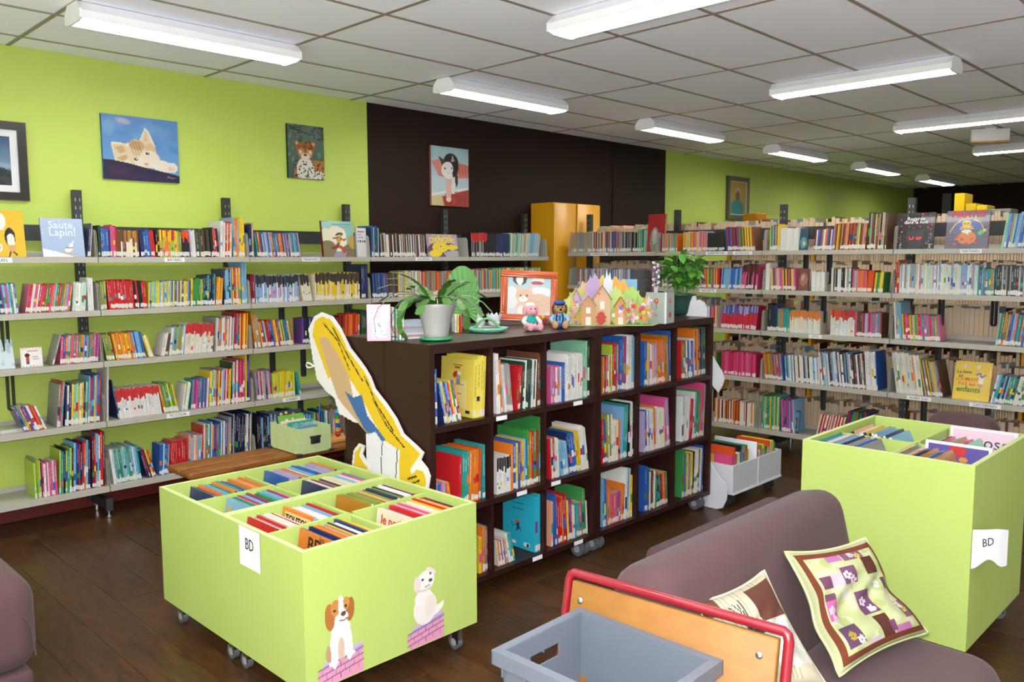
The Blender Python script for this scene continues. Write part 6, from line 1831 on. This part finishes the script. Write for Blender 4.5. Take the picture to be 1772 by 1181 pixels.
cart_books(kxm + .01, KX1 - .016, ['purple', 'orange', 'white', 'ochre', 'ltblue', 'lime', 'green', 'brown', 'cream', 'orangered', 'white', 'lime', 'yellow', 'teal'], .24, 'compartment away from the bookcase')
def patch_print():
    a = Art(24, 40, '#e0508a'); a.rect(0, 0, 1, .74, '#a9c83c'); a.rect(.5, 0, 1, .74, '#5a4aa8'); a.rect(.1, .78, .45, 1, '#e0b030'); a.rect(0, .74, .1, 1, '#d86a90'); return a
cover_print(CART[0], patch_print)
# ------------------------------------------------------------------ mauve seats
def soft(name_part, root, x0, x1, y0, y1, z0, z1, r, Mx=None, seg=5, puff=.0):
    m = MB(); m.rbox(x0, x1, y0, y1, z0, z1, r, seg, M=Mx); return m.build(name_part, M['mauve'], root)
SX0, SX1 = 1.80, 3.0
root = thing('sofa', 'mauve suede low sofa with a reclined back and two cushions', 'sofa', ((SX0 + SX1) / 2, .9, 0))
Mb = T(0, 1.19, .18) @ RX(-14)
so = soft('backrest', root, SX0, SX1, -.11, .11, -.12, .56, .085, Mb)
st = soft('seat', root, SX0, 2.79, .61, 1.12, .05, .37, .09)
m = MB(); m.tube([(SX0 + .05, .612, .29), (2.71, .612, .29)], .003, 6); m.build('seam', M['mauve'], st)
m = MB(); m.tube([(SX1 + .0005, 1.2, .22), (SX1 + .0005, 1.26, .45), (SX1 + .0005, 1.3, .6)], .003, 6); m.build('seam', M['mauve'], so)
for x in (SX0 + .1, 2.69):
    for y in (.7, 1.06): m = MB(); m.cyl((x, y, 0), (x, y, .07), .022, n=10); m.build('foot', M['ink'], root)
root = thing('low_bench_seat', 'low mauve suede bench seat on the floor behind the sofa', 'seat', (3.4, 1.83, 0))
soft('cushion_block', root, 2.86, 3.98, 1.6, 2.03, .0, .345, .045)
root = thing('low_bench_seat', 'low mauve suede bench seat at the picture edge beside the lime bin', 'seat', (.2, 3.6, 0))
p = on_z(62, 1150, .02)
s1 = soft('cushion_block', root, -.35, .865, 3.30, 3.95, .075, .43, .09)
soft('base_block', root, -.33, .84, 3.325, 3.93, .001, .0745, .025)
m = MB(); m.tube([(-.3, 3.301, .34), (.72, 3.301, .34), (.80, 3.306, .31), (.835, 3.31, .25), (.845, 3.312, .13)], .003, 6); m.build('seam', M['mauve'], s1)
root = thing('armchair', 'mauve suede armchair behind the tall lime bin', 'armchair', (5.1, 1.3, 0))
pt = on_x(1668, 714, 5.1)
soft('backrest', root, 4.98, 5.2, pt.y - .19, pt.y + .19, .25, pt.z, .105)
soft('seat', root, 4.5, 4.975, pt.y - .25, pt.y + .25, .03, .42, .08)

# ------------------------------------------------------------------ cushions
def cushion(corners, bulge, nrm, art, label, border, trim, fold=0.0):
    """pillow over four corner points (bl, br, tr, tl), patterned both sides"""
    bl, br, tr, tl = [Vector(c) for c in corners]; n = 76
    root = thing('cushion', label, 'cushion', (bl + br) / 2)
    N = Vector(nrm).normalized()
    def P(u, v, s):
        f = (1 - (2 * u - 1) ** 4) * (1 - (2 * v - 1) ** 4)
        pin = .05 * ((2 * u - 1) ** 2) * (1 - (2 * v - 1) ** 2); pin2 = .05 * ((2 * v - 1) ** 2) * (1 - (2 * u - 1) ** 2)
        uu = u + (pin if u < .5 else -pin); vv = v + (pin2 if v < .5 else -pin2)
        p = bl * (1 - uu) * (1 - vv) + br * uu * (1 - vv) + tr * uu * vv + tl * (1 - uu) * vv
        wr = .006 * math.sin(9 * u + 4 * v) + .005 * math.sin(13 * v - 5 * u)
        cr = fold * math.exp(-((v - .42 - .12 * (u - .5)) / .16) ** 2) * (1 - .35 * (2 * u - 1) ** 2)
        wr += .008 * math.sin(21 * u + 6 * math.sin(5 * v)) * math.exp(-((v - .45) / .25) ** 2)
        p = p - N * cr
        return tuple(p + N * (s * (bulge * max(0, f) ** .6 + wr * f)))
    for s, nm in ((1, 'front_cover'), (-1, 'back_cover')):
        m = MB(); vs = [P(i / n, j / n, s) for j in range(n + 1) for i in range(n + 1)]; fs = []; cs = []
        for j in range(n):
            for i in range(n):
                b = j * (n + 1) + i; f = (b, b + 1, b + n + 2, b + n + 1); fs.append(f if s > 0 else f[::-1]); cs.append(tuple(.72 * q_ for q_ in (art((i + .5) / n, (j + .5) / n) if s > 0 else lin(border))))
        m.add(vs, fs, cs, 0, None, True); m.build(nm, M['matte'], root)
    ring = [(i / 24, 0) for i in range(24)] + [(1, i / 24) for i in range(24)] + [(1 - i / 24, 1) for i in range(24)] + [(0, 1 - i / 24) for i in range(24)]
    m = MB(); m.tube([P(u, v, 0) for u, v in ring], .005, 6, True, col=lin(trim)); m.build('piping', M['matte'], root)
pa = Art(80, 80, '#cdd49a')
pa.speckle(rr, 60, '#dfe0bc', (.02, .06), (0, 0, 1, 1), .7); pa.speckle(rr, 40, '#b4c47a', (.02, .05), (0, 0, 1, 1), .7)
for (x0, y0, x1, y1, c) in ((.12, .62, .24, .72, '#7a4a6a'), (.24, .62, .36, .74, '#ddc6d0'), (.36, .62, .52, .78, '#7d4f70'), (.10, .36, .22, .52, '#cc6aa4'), (.10, .52, .22, .58, '#7a4a6a'), (.30, .84, .46, .92, '#c37ab0'), (.48, .82, .72, .94, '#8a5a7a'), (.66, .66, .82, .82, '#5f3226'), (.46, .32, .62, .54, '#7a4a72'), (.12, .14, .30, .30, '#6a4868'), (.32, .05, .48, .14, '#d9c2d0'), (.50, .06, .62, .3, '#5f3226'), (.64, .06, .8, .16, '#c37ab0'), (.80, .2, .92, .36, '#8a5a7a'), (.82, .5, .9, .6, '#6d4a5c'), (.30, .5, .44, .6, '#e4e2c8'), (.6, .12, .66, .22, '#7a4a6a')):
    pa.rect(x0, y0, x1, y1, c)
for (x, y, c) in ((.42, .7, '#e6dbe2'), (.47, .65, '#e6dbe2'), (.58, .88, '#ddd0da'), (.66, .86, '#e0c85a'), (.52, .45, '#e8dde6'), (.57, .37, '#e8dde6'), (.2, .22, '#c8a83c'), (.26, .17, '#e6dbe2'), (.16, .45, '#e8c6da'), (.18, .38, '#e8c6da'), (.86, .28, '#d8c24a'), (.36, .55, '#f0eee6'), (.75, .56, '#efe9dc'), (.84, .33, '#e6dbe2')):
    for k in range(5): t_ = k * 1.256; pa.ell(x + .022 * math.cos(t_), y + .022 * math.sin(t_), .016, .016, c)
def patch_art(u, v):
    e = min(u, v, 1 - u, 1 - v)
    if e < .045: return lin('#c9cf9c')
    if e < .095: return lin('#7d3f26')
    return pa.px[min(79, int(v * 80))][min(79, int(u * 80))]
zb_ = .44
cA = [on_z(1452, 1172, .40), on_z(1606, 1096, .395), on_z(1497, 932, .665), on_z(1358, 956, .645)]
cushion(cA, .06, (-.45, -.75, .55), patch_art, 'patchwork cushion with brown border and purple flowers on the sofa', '#c9cf9c', '#c9cf9c', fold=.05)
pb2 = Art(80, 80, '#d8d0b4')
for k in range(14): pb2.line([(.05 + k * .05, .0), (.02 + k * .055, 1)], .004, '#a89a80', .7)
pb2.rect(.55, .62, .95, .95, '#6e4034'); pb2.rect(.0, .8, .2, 1, '#7a4a3c'); pb2.rect(.5, .2, .95, .6, '#dfe0d2'); pb2.speckle(rr, 30, '#eceae0', (.02, .045), (.5, .2, .95, .62), .9); pb2.rect(.1, .0, .5, .3, '#cfc9a4')
for (x, y, r0) in ((.40, .62, .07), (.48, .56, .06), (.38, .54, .06), (.44, .50, .05)): pb2.ell(x, y, r0, r0 * .7, '#4a3f44', 30)
for k in range(5): pb2.line([(.42, .6), (.22 + k * .05, .82 + .02 * k)], .006, '#4a3f44')
cB = [on_z(1290, 1215, .41), on_z(1432, 1190, .40), on_z(1322, 988, .645), on_z(1200, 1045, .62)]
cushion(cB, .055, (-.5, -.7, .55), lambda u, v: pb2.px[min(79, int(v * 80))][min(79, int(u * 80))], 'beige and brown cushion with a dark flower between sofa and panel', '#d8d0b4', '#cfc8ac')

# ------------------------------------------------------------------ red framed trolley with wooden panel, grey crate on it
TZ = .74
tl = on_z(987, 989, TZ); tr_ = on_z(1367, 1096, TZ)
tx = (tl.x + tr_.x) / 2; ty0, ty1 = tr_.y, tl.y
yaw = math.degrees(math.atan2(tr_.x - tl.x, -(tr_.y - tl.y)))
Lp = (tl - tr_).length
Mp = T((tl + tr_) / 2) @ RZ(-90 + yaw) @ RX(-11)      # local X along the panel, -Y towards the crate, Z up
root = thing('panel_trolley', 'red tube framed trolley with a leaning orange wood panel', 'trolley', (tx, (ty0 + ty1) / 2, 0))
hw, hh = Lp / 2, .5
fr = MB(); fr.M = Mp
pts = [(-hw, 0, -hh), (-hw, 0, -.02), (-hw + .004, 0, -.006), (-hw + .012, 0, 0), (hw - .012, 0, 0), (hw - .004, 0, -.006), (hw, 0, -.02), (hw, 0, -hh)]
fr.tube(pts, .012, 10); fr.build('frame', M['red_tube'], root)
m = MB(); m.M = Mp; m.rbox(-hw + .018, hw - .02, -.014, .006, -hh + .02, -.018, .003, 1); pn = m.build('panel', M['beech'], root)
for x in (-hw + .05, hw - .06):
    m = MB(); m.M = Mp; m.ell((x, -.0145, -.065), (.009, .004, .009)); m.build('bolt', M['chrome'], pn)
CZR = .665
ca, cb_, cc_ = on_z(838, 1119, CZR), on_z(1003, 1051, CZR), on_z(1263, 1134, CZR)
cdep = (cb_ - cc_).length; cwid = (cb_ - ca).length
rotc = math.atan2((cb_ - ca).y, (cb_ - ca).x) * .5 + (math.atan2((cc_ - cb_).y, (cc_ - cb_).x) + math.pi / 2) * .5
Mc = T(cb_.x, cb_.y, 0) @ Matrix.Rotation(rotc, 4, 'Z')      # x from -cwid..0, y from -cdep..0
ch = .22; z0 = CZR - ch
m = MB(); m.M = Mc; m.rbox(-cwid - .02, .0, -cdep - .02, .02, z0 - .02, z0 - .001, .004, 1); m.build('shelf_board', M['beech'], root)
for x in (-cwid, -.02):
    for y in (-cdep, .0): m = MB(); m.M = Mc; m.cyl((x, y, 0), (x, y, z0 - .0205), .0135, n=10); m.build('leg', M['red_tube'], root)
m = MB(); m.M = Mc; m.tube([(-cwid, -cdep, .12), (-.02, -cdep, .12)], .01, 8); m.tube([(-cwid, 0, .12), (-.02, 0, .12)], .01, 8); m.build('stretcher', M['red_tube'], root)
root = thing('plastic_crate', 'open grey plastic crate in front of the wood panel', 'crate', Mc @ Vector((-cwid / 2, -cdep / 2, z0)))
t = .005
def wall_with_slot(u0, u1, axis, pos, nm):
    """crate wall with a hand slot; axis x: wall runs along x at y=pos"""
    m = MB(); m.M = Mc
    def b(a0, a1, za, zb):
        if axis == 'x': m.box(a0, a1, pos, pos + t, za, zb)
        else: m.box(pos, pos + t, a0, a1, za, zb)
    mid = (u0 + u1) / 2
    if nm == 'slot':
        sw = .055; b(u0, mid - sw, z0, CZR - .001); b(mid + sw, u1, z0, CZR - .001); b(mid - sw, mid + sw, z0, CZR - .085); b(mid - sw, mid + sw, CZR - .05, CZR - .001)
    else: b(u0, u1, z0, CZR - .001)
    return m.build('side_wall', M['grey_plastic'], root)
sl = .02
wall_with_slot(-cwid + sl, -sl, 'x', -sl - t, 'slot'); wall_with_slot(-cwid + sl, -sl, 'x', -cdep + sl, 'slot')
wall_with_slot(-cdep + sl, -sl, 'y', -cwid + sl, 'slot'); wall_with_slot(-cdep + sl, -sl, 'y', -sl - t, 'plain')
m = MB(); m.M = Mc; m.box(-cwid + sl, -sl, -cdep + sl, -sl, z0, z0 + .006); m.build('floor_panel', M['grey_plastic'], root)
m = MB(); m.M = Mc
for (x0, x1, y0, y1) in ((-cwid, 0, -.022, 0), (-cwid, 0, -cdep, -cdep + .022), (-cwid, -cwid + .022, -cdep + .022, -.022), (-.022, 0, -cdep + .022, -.022)):
    m.box(x0, x1, y0, y1, CZR - .004, CZR)
for (x0, x1, y0, y1) in ((-cwid, 0, -.004, 0), (-cwid, 0, -cdep, -cdep + .004), (-cwid, -cwid + .004, -cdep, 0), (-.004, 0, -cdep, 0)):
    m.box(x0, x1, y0, y1, CZR - .035, CZR - .004)
m.build('rim', M['grey_plastic'], root)
def rib(x0, x1, y0, y1, za, zb):
    m = MB(); m.M = Mc; m.box(x0, x1, y0, y1, za, zb); m.build('rib', M['grey_plastic'], root)
for k in range(5):
    for y in (-.0195, -cdep + .0045): x = -cwid + .03 + k * (cwid - .06) / 4; rib(x - .002, x + .002, y, y + .015, CZR - .06, CZR - .0045)
for k in range(6):
    for x in (-.0195, -cwid + .0045): y = -cdep + .03 + k * (cdep - .06) / 5; rib(x, x + .015, y - .002, y + .002, CZR - .06, CZR - .0045)
for (x, y) in ((-cwid + sl + t, -.13), (-cwid + sl + t, -cdep + .13)): rib(x, x + .006, y - .003, y + .003, z0 + .006, CZR - .0045)


# paper scrap at the picture's lower left corner
p = on_z(4, 1172, .02) + Vector((-.02, -.2, 0))
m = MB(); m.box(p.x - .14, p.x + .02, p.y - .18, p.y - .0, .0005, .055); m.box(p.x - .12, p.x, p.y - .15, p.y - .03, .055, .058)
o = m.build('paper_box', M['white_board'], origin=(p.x, p.y, .0005)); tag(o, 'small white box on the floor near the low mauve seat', 'box')

# ------------------------------------------------------------------ yellow cupboards and the further shelving
for x0, x1, lab in ((5.955, 6.285, 'tall yellow cupboard in the corner beside the wall shelves'), (6.30, 6.66, 'tall yellow cupboard behind the end of the free-standing shelving')):
    root = thing('yellow_cupboard', lab, 'cupboard', ((x0 + x1) / 2, 5.45, 0))
    m = MB(); m.box(x0, x1, 5.315, 5.598, 0, 2.125); m.build('carcass', M['yellow'], root)
    m = MB(); m.rbox(x0 + .003, x1 - .003, 5.297, 5.3145, .06, 2.12, .003, 1); d = m.build('door', M['yellow'], root)
    m = MB(); m.box(x1 - .05, x1 - .04, 5.288, 5.2965, 1.0, 1.12); m.build('handle', M['chrome'], d)
FX = 8.5
root = thing('yellow_bookshelf', 'metal bookshelf with yellow end panels seen behind the free-standing shelving', 'bookshelf', (FX + .3, 3.0, 0))
FY = [4.9, 3.9, 2.9, 1.9, .9, -.1]
for y in FY: m = MB(); m.box(FX, FX + .6, y - .015, y + .015, 0, 1.829); m.build('end_panel', M['yellow'], root)
for a_, b_ in zip(FY, FY[1:]):
    for z in (.1, .45, .8, 1.15, 1.5, 1.83):
        m = MB(); m.box(FX, FX + .6, b_ + .0155, a_ - .0155, z - .02, z); m.build('shelf', M['shelf'], root)
    for z in (.1, .45, .8, 1.15, 1.5):
        y = a_ - .03
        while y > b_ + .06:
            t_ = RND.uniform(.014, .035)
            emit_book((FX + .03, y - t_ / 2, z + .001), math.radians(-90), 0, t_, RND.uniform(.2, .27), .2, RND.choice(['tan', 'white', 'grey', 'brown', 'black', 'cream', 'navy', 'darkred', 'green']), None, 'x', 'book', 'g', False, back=True)
            y -= t_ + .002 + (RND.random() < .06) * .08
for k, (px, w, h, c, lab, cat) in enumerate(((1304, .16, .26, '#d08a1a', 'orange yellow box file', 'box file'), (1327, .12, .2, '#c8861a', 'orange yellow box file', 'box file'), (1395, .4, .06, '#dcd9d0', 'white paper pile', 'paper pile'), (1445, .12, .14, '#d8921a', 'orange yellow box file', 'box file'), (1479, .25, .08, '#dcd9d0', 'white paper pile', 'paper pile'),
        (1664, .09, .36, '#e6c21c', 'bright yellow box file', 'box file'), (1684, .09, .26, '#e0b818', 'bright yellow box file', 'box file'), (1703, .09, .24, '#e6c21c', 'bright yellow box file', 'box file'), (1732, .2, .2, '#8a8a86', 'grey display board', 'display board'))):
    y = on_x(px, 385, FX + .2).y
    m = MB(); m.rbox(FX + .1, FX + .35, y - w / 2, y + w / 2, 1.8305, 1.83 + h, .004, 1, lin(c), smooth=False)
    o = m.build(cat.replace(' ', '_'), M['matte'], origin=(FX + .22, y, 1.83)); tag(o, lab + ' on top of the shelving with yellow end panels', cat, cat + 's on the rear shelving')
flush_books(300)
